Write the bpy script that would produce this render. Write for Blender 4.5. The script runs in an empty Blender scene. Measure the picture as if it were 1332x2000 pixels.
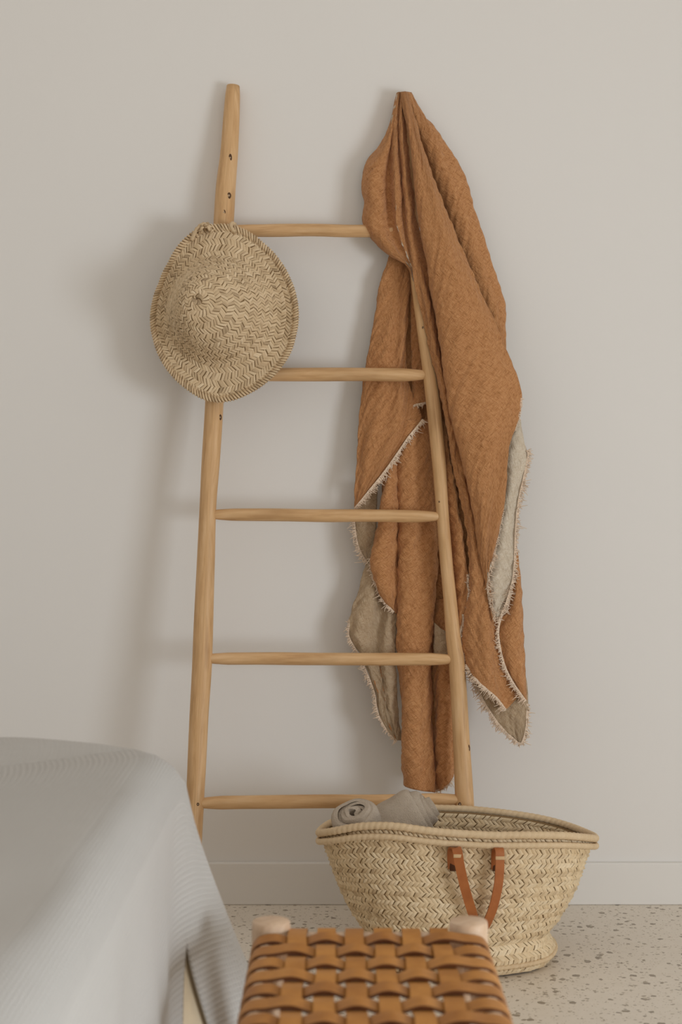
import bpy, math, random
import numpy as np
from mathutils import Vector, noise as mnoise

random.seed(7)
rng = np.random.default_rng(7)
SC = bpy.context.scene
COL = SC.collection

# ------------------------------------------------------------------ camera
F_PX, CAM_D, CAM_H, HZ = 3000.0, 3.158, 0.857, 950.0     # image taken as 1332 x 2000
cam = bpy.data.cameras.new('camera')
cam_o = bpy.data.objects.new('camera', cam); COL.objects.link(cam_o)
cam_o.location = (0, -CAM_D, CAM_H)
cam_o.rotation_euler = (math.pi / 2, 0, 0)
cam.sensor_fit = 'HORIZONTAL'; cam.sensor_width = 36.0
cam.lens = 36.0 * F_PX / 1332.0
cam.shift_y = -(1000.0 - HZ) / 1332.0
cam.dof.use_dof = True; cam.dof.focus_distance = 2.98; cam.dof.aperture_fstop = 7.5
cam.clip_start = 0.05
SC.camera = cam_o

# ------------------------------------------------------------------ light
SC.view_settings.view_transform = 'Standard'
SC.view_settings.look = 'None'
SC.view_settings.exposure = 0.0
SC.view_settings.gamma = 1.0
SC.view_settings.use_curve_mapping = False
SC.cycles.use_denoising = True
SC.cycles.max_bounces = 8
SC.cycles.diffuse_bounces = 5
SC.cycles.caustics_reflective = False
SC.cycles.caustics_refractive = False
wd = bpy.data.worlds.new('sky'); SC.world = wd; wd.use_nodes = True
wd.node_tree.nodes['Background'].inputs[0].default_value = (1.0, 0.93, 0.835, 1)
wd.node_tree.nodes['Background'].inputs[1].default_value = 0.635
# key light from the right, added in a made-up, unseen low window
WX, WY0, WY1, WZ0, WZ1 = 2.6, -3.6, -2.2, 0.06, 1.0
dl = bpy.data.lights.new('low_key_light', 'AREA'); dl.shape = 'RECTANGLE'; dl.size = WY1 - WY0; dl.size_y = WZ1 - WZ0
dl.energy = 57.0; dl.color = (0.90, 0.975, 1.04)
dl_o = bpy.data.objects.new('low_key_light', dl); COL.objects.link(dl_o)
dl_o.location = (WX + .02, (WY0 + WY1) / 2, (WZ0 + WZ1) / 2); dl_o.rotation_euler = (math.pi / 2, 0, math.pi / 2)


# ------------------------------------------------------------------ helpers
def P(px, py, b):
    """point b metres in front of the back wall, seen at (px, py)"""
    d = CAM_D - b
    return np.array([(px - 666.0) / F_PX * d, -b, CAM_H - (py - HZ) / F_PX * d])


LEAN0, LEAN1, LAD_H = 0.190, 0.018, 1.68


def rail_b(py):
    b = 0.1
    for _ in range(6):
        z = CAM_H - (py - HZ) / F_PX * (CAM_D - b)
        b = LEAN0 + (LEAN1 - LEAN0) * min(max(z / LAD_H, 0), 1.02)
    return b


def catmull(pts, n):
    """resample a polyline (k, dim) to n points, arc length spaced, through all points"""
    p = np.asarray(pts, float)
    q = np.vstack([2 * p[0] - p[1], p, 2 * p[-1] - p[-2]])
    out = []
    for i in range(1, len(q) - 2):
        for t in np.linspace(0, 1, 14, endpoint=False):
            a, b, c, d = q[i - 1], q[i], q[i + 1], q[i + 2]
            out.append(0.5 * (2 * b + (c - a) * t + (2 * a - 5 * b + 4 * c - d) * t * t + (3 * b - a - 3 * c + d) * t ** 3))
    out.append(q[-2])
    out = np.array(out)
    s = np.concatenate([[0], np.cumsum(np.linalg.norm(np.diff(out, axis=0), axis=1))])
    t = np.linspace(0, s[-1], n)
    return np.stack([np.interp(t, s, out[:, k]) for k in range(out.shape[1])], 1)


def across(lines, n):
    """smooth interpolation from line to line (uniform Catmull-Rom): (L, m, 3) -> (n, m, 3)"""
    L = len(lines)
    q = np.concatenate([[2 * lines[0] - lines[1]], lines, [2 * lines[-1] - lines[-2]]])
    out = []
    for u in np.linspace(0, L - 1, n):
        i = min(int(u), L - 2); t = u - i
        a, b, c, d = q[i], q[i + 1], q[i + 2], q[i + 3]
        out.append(0.5 * (2 * b + (c - a) * t + (2 * a - 5 * b + 4 * c - d) * t * t + (3 * b - a - 3 * c + d) * t ** 3))
    return np.array(out)


class MB:
    def __init__(self):
        self.v, self.f, self.uv, self.mi, self.tone, self.n = [], [], [], [], [], 0

    def add(self, verts, faces, uv=None, mi=0, tone=None):
        verts = np.asarray(verts, float).reshape(-1, 3)
        base = self.n
        self.v.append(verts); self.n += len(verts)
        fs = [tuple(int(i) + base for i in f) for f in faces]
        self.f += fs
        self.mi += [mi] * len(fs)
        self.uv.append(np.zeros((len(verts), 2)) if uv is None else np.asarray(uv, float).reshape(-1, 2))
        if tone is None: tone = np.full(len(verts), 0.5)
        elif np.isscalar(tone): tone = np.full(len(verts), float(tone))
        self.tone.append(np.asarray(tone, float))

    def grid(self, g, uv=None, mi=0, closed_u=False, closed_v=False, tone=None, flip=False):
        g = np.asarray(g); a, b = g.shape[:2]
        faces = []
        for i in range(a if closed_u else a - 1):
            i2 = (i + 1) % a
            for j in range(b if closed_v else b - 1):
                j2 = (j + 1) % b
                f = (i * b + j, i2 * b + j, i2 * b + j2, i * b + j2)
                faces.append(f[::-1] if flip else f)
        self.add(g.reshape(-1, 3), faces, uv, mi, tone)

    def tube(self, path, rad, sides=12, closed=False, caps=True, mi=0, tone=None, uvo=(0, 0), mod=None, flat=1.0, up=None):
        path = np.asarray(path, float); n = len(path)
        rad = np.broadcast_to(np.asarray(rad, float), (n,))
        if closed:
            tan = np.roll(path, -1, 0) - np.roll(path, 1, 0)
        else:
            tan = np.gradient(path, axis=0)
        tan /= np.linalg.norm(tan, axis=1)[:, None] + 1e-12
        up = np.array([0, -1.0, 0]) if up is None else np.asarray(up, float)
        g = np.zeros((n, sides, 3)); uv = np.zeros((n, sides, 2))
        s = np.concatenate([[0], np.cumsum(np.linalg.norm(np.diff(path, axis=0), axis=1))])
        prev = None
        for i in range(n):
            ref = up if prev is None else prev
            x = ref - tan[i] * np.dot(ref, tan[i])
            if np.linalg.norm(x) < 1e-4:
                x = np.array([1.0, 0, 0]) - tan[i] * tan[i][0]
            x /= np.linalg.norm(x); y = np.cross(tan[i], x); prev = x
            for k in range(sides):
                a = 2 * math.pi * k / sides
                r = rad[i] * (mod(s[i], a) if mod else 1.0)
                g[i, k] = path[i] + x * math.cos(a) * r + y * math.sin(a) * r * flat
                uv[i, k] = (uvo[0] + a * rad[i], uvo[1] + s[i])
        base = self.n
        self.grid(g, uv, mi, closed_u=closed, closed_v=True, tone=tone)
        if caps and not closed:
            self.f.append(tuple(base + k for k in range(sides)[::-1])[::-1]); self.mi.append(mi)
            self.f.append(tuple(base + (n - 1) * sides + k for k in range(sides))); self.mi.append(mi)

    def ribbon(self, path, side, width, thick, mi=0, tone=None, uvo=(0, 0), crown=0.0, edge=None):
        """flat strap following path; side = width direction, (n,3) or (3,)"""
        path = np.asarray(path, float); n = len(path)
        side = np.broadcast_to(np.asarray(side, float), (n, 3))
        tan = np.gradient(path, axis=0); tan /= np.linalg.norm(tan, axis=1)[:, None] + 1e-12
        sd = side - tan * np.sum(side * tan, 1)[:, None]; sd /= np.linalg.norm(sd, axis=1)[:, None] + 1e-12
        nr = np.cross(sd, tan)
        s = np.concatenate([[0], np.cumsum(np.linalg.norm(np.diff(path, axis=0), axis=1))])
        prof = [(-.5, -.5), (-.5, .32), (-.475, .5), (-.2, .5 + crown), (.2, .5 + crown), (.475, .5), (.5, .32), (.5, -.5)]
        g = np.zeros((n, len(prof), 3)); uv = np.zeros((n, len(prof), 2))
        for k, (a, b) in enumerate(prof):
            g[:, k] = path + sd * a * width + nr * b * thick
            uv[:, k, 0] = uvo[0] + a * width; uv[:, k, 1] = uvo[1] + s
        base = self.n; m = len(prof); f0 = len(self.mi)
        self.grid(g, uv, mi, closed_v=True, tone=tone)
        if edge is not None:
            for i in range(n - 1):
                for j in (0, 1, 5, 6): self.mi[f0 + i * m + j] = edge
        self.f.append(tuple(base + k for k in range(m))[::-1]); self.mi.append(mi)
        self.f.append(tuple(base + (n - 1) * m + k for k in range(m))); self.mi.append(mi)

    def box(self, lo, hi, mi=0):
        (x0, y0, z0), (x1, y1, z1) = lo, hi
        v = [(x0, y0, z0), (x1, y0, z0), (x1, y1, z0), (x0, y1, z0), (x0, y0, z1), (x1, y0, z1), (x1, y1, z1), (x0, y1, z1)]
        f = [(0, 3, 2, 1), (4, 5, 6, 7), (0, 1, 5, 4), (1, 2, 6, 5), (2, 3, 7, 6), (3, 0, 4, 7)]
        self.add(v, f, mi=mi)

    def build(self, name, mats, parent=None, smooth=True, recalc=False, sharp=None):
        me = bpy.data.meshes.new(name)
        v = np.concatenate(self.v); uv = np.concatenate(self.uv); tone = np.concatenate(self.tone)
        me.from_pydata(v.tolist(), [], self.f)
        mats = mats if isinstance(mats, (list, tuple)) else [mats]
        for m in mats: me.materials.append(m)
        me.polygons.foreach_set('material_index', self.mi)
        me.polygons.foreach_set('use_smooth', [smooth] * len(me.polygons))
        ul = me.uv_layers.new(name='uv')
        li = np.zeros(len(me.loops), dtype=np.int32); me.loops.foreach_get('vertex_index', li)
        ul.data.foreach_set('uv', uv[li].ravel().astype(np.float32))
        at = me.attributes.new('tone', 'FLOAT', 'POINT'); at.data.foreach_set('value', tone.astype(np.float32))
        me.update()
        if recalc:
            import bmesh
            bm = bmesh.new(); bm.from_mesh(me); bmesh.ops.recalc_face_normals(bm, faces=bm.faces); bm.to_mesh(me); bm.free()
        if sharp: me.set_sharp_from_angle(angle=math.radians(sharp))
        o = bpy.data.objects.new(name, me); COL.objects.link(o)
        if parent is not None:
            o.parent = parent
            o.matrix_parent_inverse = parent.matrix_basis.inverted()
        return o


def thing(name, loc, label, cat, group=None):
    o = bpy.data.objects.new(name, None); COL.objects.link(o)
    o.location = loc; o.empty_display_size = 0.05
    o['label'] = label; o['category'] = cat
    if group: o['group'] = group
    return o


def bevel(o, w, seg=2):
    m = o.modifiers.new('bevel', 'BEVEL'); m.width = w; m.segments = seg; m.limit_method = 'ANGLE'
    return o


def structure(o, label=None):
    o['kind'] = 'structure'
    if label: o['label'] = label
    return o


# ------------------------------------------------------------------ materials
def mat(name, rough=0.7, spec=0.3, sheen=0.0):
    m = bpy.data.materials.new(name); m.use_nodes = True
    nt = m.node_tree; b = nt.nodes['Principled BSDF']
    b.inputs['Roughness'].default_value = rough
    b.inputs['Specular IOR Level'].default_value = spec
    b.inputs['Sheen Weight'].default_value = sheen
    return m, nt, b


def nd(nt, t, **kw):
    n = nt.nodes.new(t)
    for k, v in kw.items():
        if k.startswith('i_'):
            key = k[2:]
            n.inputs[int(key) if key.isdigit() else key.replace('_', ' ')].default_value = v
        else:
            setattr(n, k, v)
    return n


def ramp(nt, fac, stops):
    r = nt.nodes.new('ShaderNodeValToRGB')
    el = r.color_ramp.elements
    while len(el) < len(stops): el.new(0.5)
    for e, (p, c) in zip(el, stops):
        e.position = p; e.color = (*c, 1)
    nt.links.new(fac, r.inputs[0])
    return r.outputs[0]


def mix(nt, fac, a, b, mode='MIX'):
    m = nt.nodes.new('ShaderNodeMix'); m.data_type = 'RGBA'; m.blend_type = mode
    for sock, val in ((m.inputs[0], fac), (m.inputs[6], a), (m.inputs[7], b)):
        if isinstance(val, bpy.types.NodeSocket): nt.links.new(val, sock)
        elif isinstance(val, (int, float)): sock.default_value = val
        else: sock.default_value = (*val, 1)
    return m.outputs[2]


def uvmap(nt, scale=(1, 1, 1), rot=0.0):
    tc = nd(nt, 'ShaderNodeTexCoord')
    rt = nd(nt, 'ShaderNodeMapping'); rt.inputs['Rotation'].default_value = (0, 0, rot)
    mp = nd(nt, 'ShaderNodeMapping'); mp.inputs['Scale'].default_value = scale
    nt.links.new(tc.outputs['UV'], rt.inputs[0]); nt.links.new(rt.outputs[0], mp.inputs[0])
    return mp.outputs[0]


def objmap(nt, scale=(1, 1, 1)):
    tc = nd(nt, 'ShaderNodeTexCoord')
    mp = nd(nt, 'ShaderNodeMapping'); mp.inputs['Scale'].default_value = scale
    nt.links.new(tc.outputs['Object'], mp.inputs[0])
    return mp.outputs[0]


def noise_tex(nt, vec, scale, detail=3, rough=0.5):
    n = nd(nt, 'ShaderNodeTexNoise'); n.inputs['Scale'].default_value = scale
    n.inputs['Detail'].default_value = detail; n.inputs['Roughness'].default_value = rough
    nt.links.new(vec, n.inputs['Vector'])
    return n.outputs[0]


def bump(nt, bs, h, strength, dist):
    b = nd(nt, 'ShaderNodeBump'); b.inputs['Strength'].default_value = strength; b.inputs['Distance'].default_value = dist
    nt.links.new(h, b.inputs['Height'])
    nt.links.new(b.outputs[0], bs.inputs['Normal'])


def math_node(nt, op, a, b=None):
    n = nd(nt, 'ShaderNodeMath', operation=op)
    for k, v in enumerate((a, b)):
        if v is None: continue
        if isinstance(v, bpy.types.NodeSocket): nt.links.new(v, n.inputs[k])
        else: n.inputs[k].default_value = v
    return n.outputs[0]


def M_paint(name, col):
    m, nt, b = mat(name, 0.6, 0.25)
    v = objmap(nt)
    n = noise_tex(nt, v, 1.3, 2)
    nt.links.new(mix(nt, n, tuple(c * 0.985 for c in col), tuple(min(1, c * 1.015) for c in col)), b.inputs['Base Color'])
    bump(nt, b, noise_tex(nt, v, 220, 2), 0.03, 0.002)
    return m


def M_terrazzo():
    m, nt, b = mat('terrazzo', 0.42, 0.35)
    v = objmap(nt)
    base = mix(nt, noise_tex(nt, v, 40, 4, 0.6), (0.70, 0.63, 0.535), (0.79, 0.725, 0.635))
    wv = nd(nt, 'ShaderNodeVectorMath', operation='ADD'); 
    wn = nd(nt, 'ShaderNodeTexNoise'); wn.inputs['Scale'].default_value = 90; nt.links.new(v, wn.inputs['Vector'])
    ws = nd(nt, 'ShaderNodeVectorMath', operation='SCALE'); ws.inputs['Scale'].default_value = 0.012
    nt.links.new(wn.outputs['Color'], ws.inputs[0]); nt.links.new(v, wv.inputs[0]); nt.links.new(ws.outputs[0], wv.inputs[1])
    col = base
    for scale, keep, dark, thr in ((50, 0.45, (0.28, 0.235, 0.18), 0.30), (95, 0.45, (0.36, 0.305, 0.24), 0.30), (190, 0.45, (0.48, 0.42, 0.335), 0.32)):
        vo = nd(nt, 'ShaderNodeTexVoronoi'); vo.inputs['Scale'].default_value = scale; vo.inputs['Randomness'].default_value = 1.0
        nt.links.new(wv.outputs[0], vo.inputs['Vector'])
        sep = nd(nt, 'ShaderNodeSeparateColor'); nt.links.new(vo.outputs['Color'], sep.inputs[0])
        k1 = math_node(nt, 'GREATER_THAN', sep.outputs[0], keep)
        size = math_node(nt, 'MULTIPLY', sep.outputs[1], thr)
        size = math_node(nt, 'ADD', size, 0.08)
        k2 = math_node(nt, 'LESS_THAN', vo.outputs['Distance'], size)
        k = math_node(nt, 'MULTIPLY', k1, k2)
        tint = mix(nt, sep.outputs[2], dark, tuple(c * 1.35 for c in dark))
        col = mix(nt, k, col, tint)
    nt.links.new(col, b.inputs['Base Color'])
    return m


def M_wood(name, c0, c1, c2):
    m, nt, b = mat(name, 0.5, 0.35)
    v = uvmap(nt, (1, 0.09, 1))
    n1 = noise_tex(nt, v, 95, 5, 0.6)
    n2 = noise_tex(nt, uvmap(nt, (1, 0.25, 1)), 22, 3, 0.6)
    col = ramp(nt, n1, [(0.28, c0), (0.5, c1), (0.75, c2)])
    col = mix(nt, ramp(nt, n2, [(0.5, (0, 0, 0)), (0.78, (0.55, 0.55, 0.55))]), col, tuple(x * 0.72 for x in c0))
    nt.links.new(col, b.inputs['Base Color'])
    bump(nt, b, n1, 0.12, 0.003)
    return m


def M_straw(name, c0, c1, c2, stain=(0.33, 0.15, 0.06)):
    m, nt, b = mat(name, 0.62, 0.3)
    at = nd(nt, 'ShaderNodeAttribute'); at.attribute_name = 'tone'
    col = ramp(nt, at.outputs['Fac'], [(0.0, c0), (0.4, c1), (1.0, c2)])
    v = objmap(nt)
    st = ramp(nt, noise_tex(nt, objmap(nt, (1, 1, 2.2)), 17, 3, 0.6), [(0.56, (0, 0, 0)), (0.78, (0.55, 0.55, 0.55))])
    col = mix(nt, st, col, tuple(0.6 * a + 0.4 * s for a, s in zip(c1, stain)))
    fib = noise_tex(nt, v, 700, 2)
    col = mix(nt, 0.35, col, mix(nt, fib, tuple(x * .62 for x in c1), tuple(min(1, x * 1.25) for x in c2)))
    nt.links.new(col, b.inputs['Base Color'])
    bump(nt, b, fib, 0.25, 0.001)
    return m


def M_leather(name, c0, c1):
    m, nt, b = mat(name, 0.48, 0.4)
    v = objmap(nt)
    at = nd(nt, 'ShaderNodeAttribute'); at.attribute_name = 'tone'
    n = noise_tex(nt, v, 38, 4, 0.6)
    f = math_node(nt, 'MULTIPLY', math_node(nt, 'ADD', n, at.outputs['Fac']), 0.5)
    nt.links.new(ramp(nt, f, [(0.3, c0), (0.72, c1)]), b.inputs['Base Color'])
    bump(nt, b, noise_tex(nt, v, 420, 3), 0.2, 0.001)
    return m


def M_gauze(name, c0, c1, c2, trans=0.0):
    m, nt, b = mat(name, 0.9, 0.1, 0.12)
    out = nt.nodes['Material Output']
    h = None; cols = []
    for ang, sc in ((0.62, (1, 0.10, 1)), (-0.95, (1, 0.12, 1))):
        v = uvmap(nt, (sc[0], sc[1] * 1.2, 1), ang)
        cols.append(noise_tex(nt, v, 640, 2, 0.6))
    big = noise_tex(nt, uvmap(nt, (1, 0.2, 1), 0.55), 185, 2, 0.55)
    big2 = noise_tex(nt, uvmap(nt, (1, 0.25, 1), -0.9), 160, 2, 0.55)
    w = math_node(nt, 'MINIMUM', cols[0], cols[1])
    w2 = math_node(nt, 'MINIMUM', big, big2)
    f = math_node(nt, 'ADD', math_node(nt, 'MULTIPLY', w, 0.72), math_node(nt, 'MULTIPLY', w2, 0.28))
    nt.links.new(ramp(nt, f, [(0.28, c0), (0.43, c1), (0.56, c2)]), b.inputs['Base Color'])
    bump(nt, b, math_node(nt, 'ADD', math_node(nt, 'MULTIPLY', w, 0.45), w2), 0.8, 0.0045)
    if trans:
        tr = nd(nt, 'ShaderNodeBsdfTranslucent'); tr.inputs[0].default_value = (*c2, 1)
        ms = nd(nt, 'ShaderNodeMixShader'); ms.inputs[0].default_value = trans
        nt.links.new(b.outputs[0], ms.inputs[1]); nt.links.new(tr.outputs[0], ms.inputs[2])
        nt.links.new(ms.outputs[0], out.inputs[0])
    return m


def M_terry(name, c0, c1):
    m, nt, b = mat(name, 0.95, 0.05, 0.15)
    v = objmap(nt)
    n = noise_tex(nt, v, 520, 3, 0.7)
    n2 = noise_tex(nt, v, 60, 3)
    nt.links.new(mix(nt, math_node(nt, 'MULTIPLY', math_node(nt, 'ADD', n, n2), 0.5), c0, c1), b.inputs['Base Color'])
    bump(nt, b, math_node(nt, 'ADD', n, math_node(nt, 'MULTIPLY', n2, 0.6)), 1.0, 0.0045)
    return m


def M_waffle(name, col):
    m, nt, b = mat(name, 0.9, 0.1, 0.1)
    tc = nd(nt, 'ShaderNodeTexCoord')
    sep = nd(nt, 'ShaderNodeSeparateXYZ'); nt.links.new(tc.outputs['UV'], sep.inputs[0])
    hs = []
    for k in (0, 1):
        s = math_node(nt, 'SINE', math_node(nt, 'MULTIPLY', sep.outputs[k], 2 * math.pi / 0.0075))
        hs.append(s)
    h = math_node(nt, 'MAXIMUM', hs[0], hs[1])
    n2 = noise_tex(nt, uvmap(nt), 30, 3)
    nt.links.new(mix(nt, n2, tuple(c * 0.96 for c in col), col), b.inputs['Base Color'])
    bump(nt, b, h, 0.75, 0.0016)
    tr = nd(nt, 'ShaderNodeBsdfTranslucent'); tr.inputs[0].default_value = (0.62, 0.52, 0.40, 1)
    ms = nd(nt, 'ShaderNodeMixShader'); ms.inputs[0].default_value = 0.10
    nt.links.new(b.outputs[0], ms.inputs[1]); nt.links.new(tr.outputs[0], ms.inputs[2])
    nt.links.new(ms.outputs[0], nt.nodes['Material Output'].inputs[0])
    return m


def M_plain(name, col, rough=0.7, spec=0.2):
    m, nt, b = mat(name, rough, spec)
    n = noise_tex(nt, objmap(nt), 60, 3)
    nt.links.new(mix(nt, n, tuple(c * 0.9 for c in col), tuple(min(1, c * 1.08) for c in col)), b.inputs['Base Color'])
    return m


wall_paint = M_paint('wall_paint', (0.775, 0.755, 0.73))
trim_paint = M_paint('trim_paint', (0.775, 0.755, 0.725))
terrazzo = M_terrazzo()
ladder_wood = M_wood('ladder_wood', (0.50, 0.28, 0.12), (0.645, 0.40, 0.195), (0.74, 0.50, 0.28))
pale_wood = M_wood('pale_wood', (0.62, 0.42, 0.27), (0.72, 0.52, 0.36), (0.78, 0.60, 0.44))
knot_dark = M_plain('knot_dark', (0.10, 0.05, 0.025))
knot_core = M_plain('knot_core', (0.45, 0.33, 0.22))
hat_straw = M_straw('hat_straw', (0.24, 0.145, 0.07), (0.63, 0.455, 0.27), (0.82, 0.65, 0.44))
basket_straw = M_straw('basket_straw', (0.37, 0.225, 0.115), (0.71, 0.515, 0.30), (0.87, 0.70, 0.48))
straw_core = M_plain('straw_core', (0.27, 0.17, 0.08))
rope_straw = M_straw('rope_straw', (0.42, 0.27, 0.135), (0.62, 0.45, 0.26), (0.76, 0.60, 0.41))
strap_leather = M_leather('strap_leather', (0.34, 0.125, 0.022), (0.60, 0.27, 0.060))
strap_edge = M_leather('strap_edge', (0.09, 0.028, 0.008), (0.17, 0.06, 0.016))
handle_leather = M_leather('handle_leather', (0.30, 0.085, 0.02), (0.47, 0.16, 0.045))
dark_thread = M_plain('dark_thread', (0.09, 0.035, 0.015))
cream_thread = M_plain('cream_thread', (0.62, 0.42, 0.23))
rust_cloth = M_gauze('rust_cloth', (0.27, 0.112, 0.040), (0.465, 0.215, 0.086), (0.58, 0.300, 0.135))
cream_cloth = M_gauze('cream_cloth', (0.47, 0.37, 0.26), (0.62, 0.52, 0.40), (0.70, 0.62, 0.51))
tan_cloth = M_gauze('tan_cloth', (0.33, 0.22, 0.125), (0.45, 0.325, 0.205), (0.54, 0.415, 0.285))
fringe_thread = M_plain('fringe_thread', (0.84, 0.68, 0.53), 0.9)
terry = M_terry('terry', (0.48, 0.375, 0.275), (0.82, 0.70, 0.565))
white_waffle = M_waffle('white_waffle', (0.67, 0.65, 0.62))
beige_linen = M_plain('beige_linen', (0.74, 0.62, 0.44), 0.9)

# ------------------------------------------------------------------ setting
XR, XL, YF, ZC = WX, -2.9, -4.2, 2.6
m = MB(); m.box((XL - .1, YF, -0.12), (XR + .1, 0.12, 0.0)); structure(m.build('floor', terrazzo, smooth=False), 'beige terrazzo floor with small grey stone chips')
m = MB(); m.box((XL - .1, 0.0, 0.0), (XR + .1, 0.12, ZC)); structure(m.build('wall_back', wall_paint, smooth=False), 'plain off-white painted wall behind the ladder')
m = MB(); m.box((XL - .1, YF, 0.0), (XL, 0.0, ZC)); structure(m.build('wall_left', wall_paint, smooth=False), 'off-white side wall on the left')
m = MB()                                              # made-up low opening for the added key light
m.box((XR, YF, 0), (XR + .1, WY0, ZC)); m.box((XR, WY1, 0), (XR + .1, 0.0, ZC)); m.box((XR, WY0, WZ1), (XR + .1, WY1, ZC)); m.box((XR, WY0, 0), (XR + .1, WY1, WZ0))
structure(m.build('wall_right', wall_paint, smooth=False), 'off-white side wall with an added low opening')
m = MB(); m.box((XL, -0.014, 0.0), (XR, 0.0, 0.086))
structure(bevel(m.build('baseboard_back', trim_paint, smooth=False), 0.0025), 'low flat off-white baseboard along the wall')

# ------------------------------------------------------------------ ladder
ladder = thing('wooden_ladder', (0.0, -0.19, 0.0), 'peeled pole wooden ladder with five rungs leaning on the wall', 'ladder')
LEFT = [(168, 455.5, 13.5), (230, 452, 16), (300, 447.5, 17.5), (360, 441.5, 19.5), (415, 438, 20), (450, 436, 20), (600, 428, 19.5),
        (790, 418.5, 18.5), (900, 411.5, 18.5), (1000, 405.5, 16.8), (1100, 402, 18), (1200, 398, 19), (1300, 394.5, 19.5), (1400, 388.5, 18.5),
        (1500, 384, 18), (1560, 381, 17.5), (1680, 375, 17.2), (1816, 369, 17.5)]
RIGHT = [(186, 788, 12), (300, 795, 13), (420, 804, 13.5), (520, 812, 13), (600, 821, 13), (720, 838, 14), (800, 847.5, 14.5), (900, 857, 14), (1000, 864, 12.5),
         (1100, 872, 12.5), (1150, 877, 12.8), (1250, 886, 14.5), (1300, 892.5, 15.8), (1450, 901, 16.3), (1560, 907, 17.8), (1680, 912, 18), (1816, 917, 18.5)]


def rail_at(tab, py):
    ys = [t[0] for t in tab]
    return np.interp(py, ys, [t[1] for t in tab]), np.interp(py, ys, [t[2] for t in tab])


def make_rail(tab, uo):
    pts, rad = [], []
    for (py, px, hw) in tab:
        b = rail_b(py); p = P(px, py, b)
        pts.append([*p, hw / F_PX * (CAM_D - b)])
    pts = catmull(pts, 90)
    pts[-1, 2] = 0.0
    mb = MB()
    r = pts[:, 3].copy(); r[0] *= 0.93
    mb.tube(pts[:, :3], r, 18, uvo=(uo, uo * 3), mod=lambda s, a: 1 + 0.03 * math.sin(2 * a + s * 3) + 0.018 * mnoise.noise((math.cos(a) * 1.5 + uo, math.sin(a) * 1.5, s * 9)))
    return mb.build('rail', ladder_wood, ladder, recalc=True)


rail_l = make_rail(LEFT, 0.0)
rail_r = make_rail(RIGHT, 0.7)
RUNGS = [(450, 436, 805, 12.3, 449, 452), (731, 421, 838, 13.2, 730, 732), (1006, 405, 864, 12.3, 1005, 1008), (1287, 395, 891, 12.3, 1286, 1288), (1566, 381, 907, 13.2, 1569, 1562)]
for k, (py, x0, x1, hw, ya, yb) in enumerate(RUNGS):
    b = rail_b(py)
    n = 40; path, rad = [], []
    for i in range(n):
        t = i / (n - 1)
        px = x0 + (x1 - x0) * t
        wob = 2.0 * mnoise.noise((t * 3.2, k * 7.3, 0))
        p = P(px, ya + (yb - ya) * t + wob, b)
        end = min(t, 1 - t) * (x1 - x0)
        taper = 0.72 + 0.28 * min(1, max(0, (end - 12) / 40)) ** 0.7
        path.append(p); rad.append(hw / F_PX * (CAM_D - b) * taper * (1 + 0.05 * mnoise.noise((t * 5, k * 3.1, 4))))
    mb = MB(); mb.tube(path, rad, 14, uvo=(k * .3, k * .9), up=(0, 0, 1), mod=lambda s, a: 1 + 0.02 * math.sin(2 * a + s * 7))
    mb.build('rung', ladder_wood, ladder, recalc=True)


def knot(tab, px, py, w, h, parent):
    cx, hw = rail_at(tab, py); b = rail_b(py); r = hw / F_PX * (CAM_D - b)
    dx = min(abs(px - cx) / hw, 0.95); front = b + r * math.sqrt(1 - dx * dx) * 0.985
    c = P(px, py, front); sc = (CAM_D - b) / F_PX
    mb = MB()
    n = 14; rings = []
    for (f, o, tall) in ((1.0, -0.0006, 1.0), (0.8, 0.0007, .9), (0.45, 0.0006, .5)):
        rings.append([c + np.array([math.cos(a) * w * sc * f, -o, math.sin(a) * h * sc * tall * (f if tall != 1.0 else 1.0)]) for a in np.linspace(0, 2 * math.pi, n, endpoint=False)])
    mb.grid(np.array(rings), closed_v=True)
    core = [[c + np.array([math.cos(a) * w * sc * f, -o, math.sin(a) * w * 1.1 * sc * f]) for a in np.linspace(0, 2 * math.pi, n, endpoint=False)] for f, o in ((.46, .0005), (.3, .0013), (.02, .0014))]
    mb.grid(np.array(core), closed_v=True, mi=1)
    mb.build('knot', [knot_dark, knot_core], parent)


for (px, py, w, h) in ((449.5, 308, 3.6, 8), (447, 382, 4.6, 6.5), (437, 415, 4.2, 7), (430, 815, 3.2, 6), (386.5, 1571, 2.6, 3.2)):
    knot(LEFT, px, py, w, h, rail_l)
for (px, py, w, h) in ((826, 640, 2.2, 3), (915, 1462, 3.0, 8), (898, 1571, 3.4, 4), (858, 980, 1.5, 2)):
    knot(RIGHT, px, py, w, h, rail_r)

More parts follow.
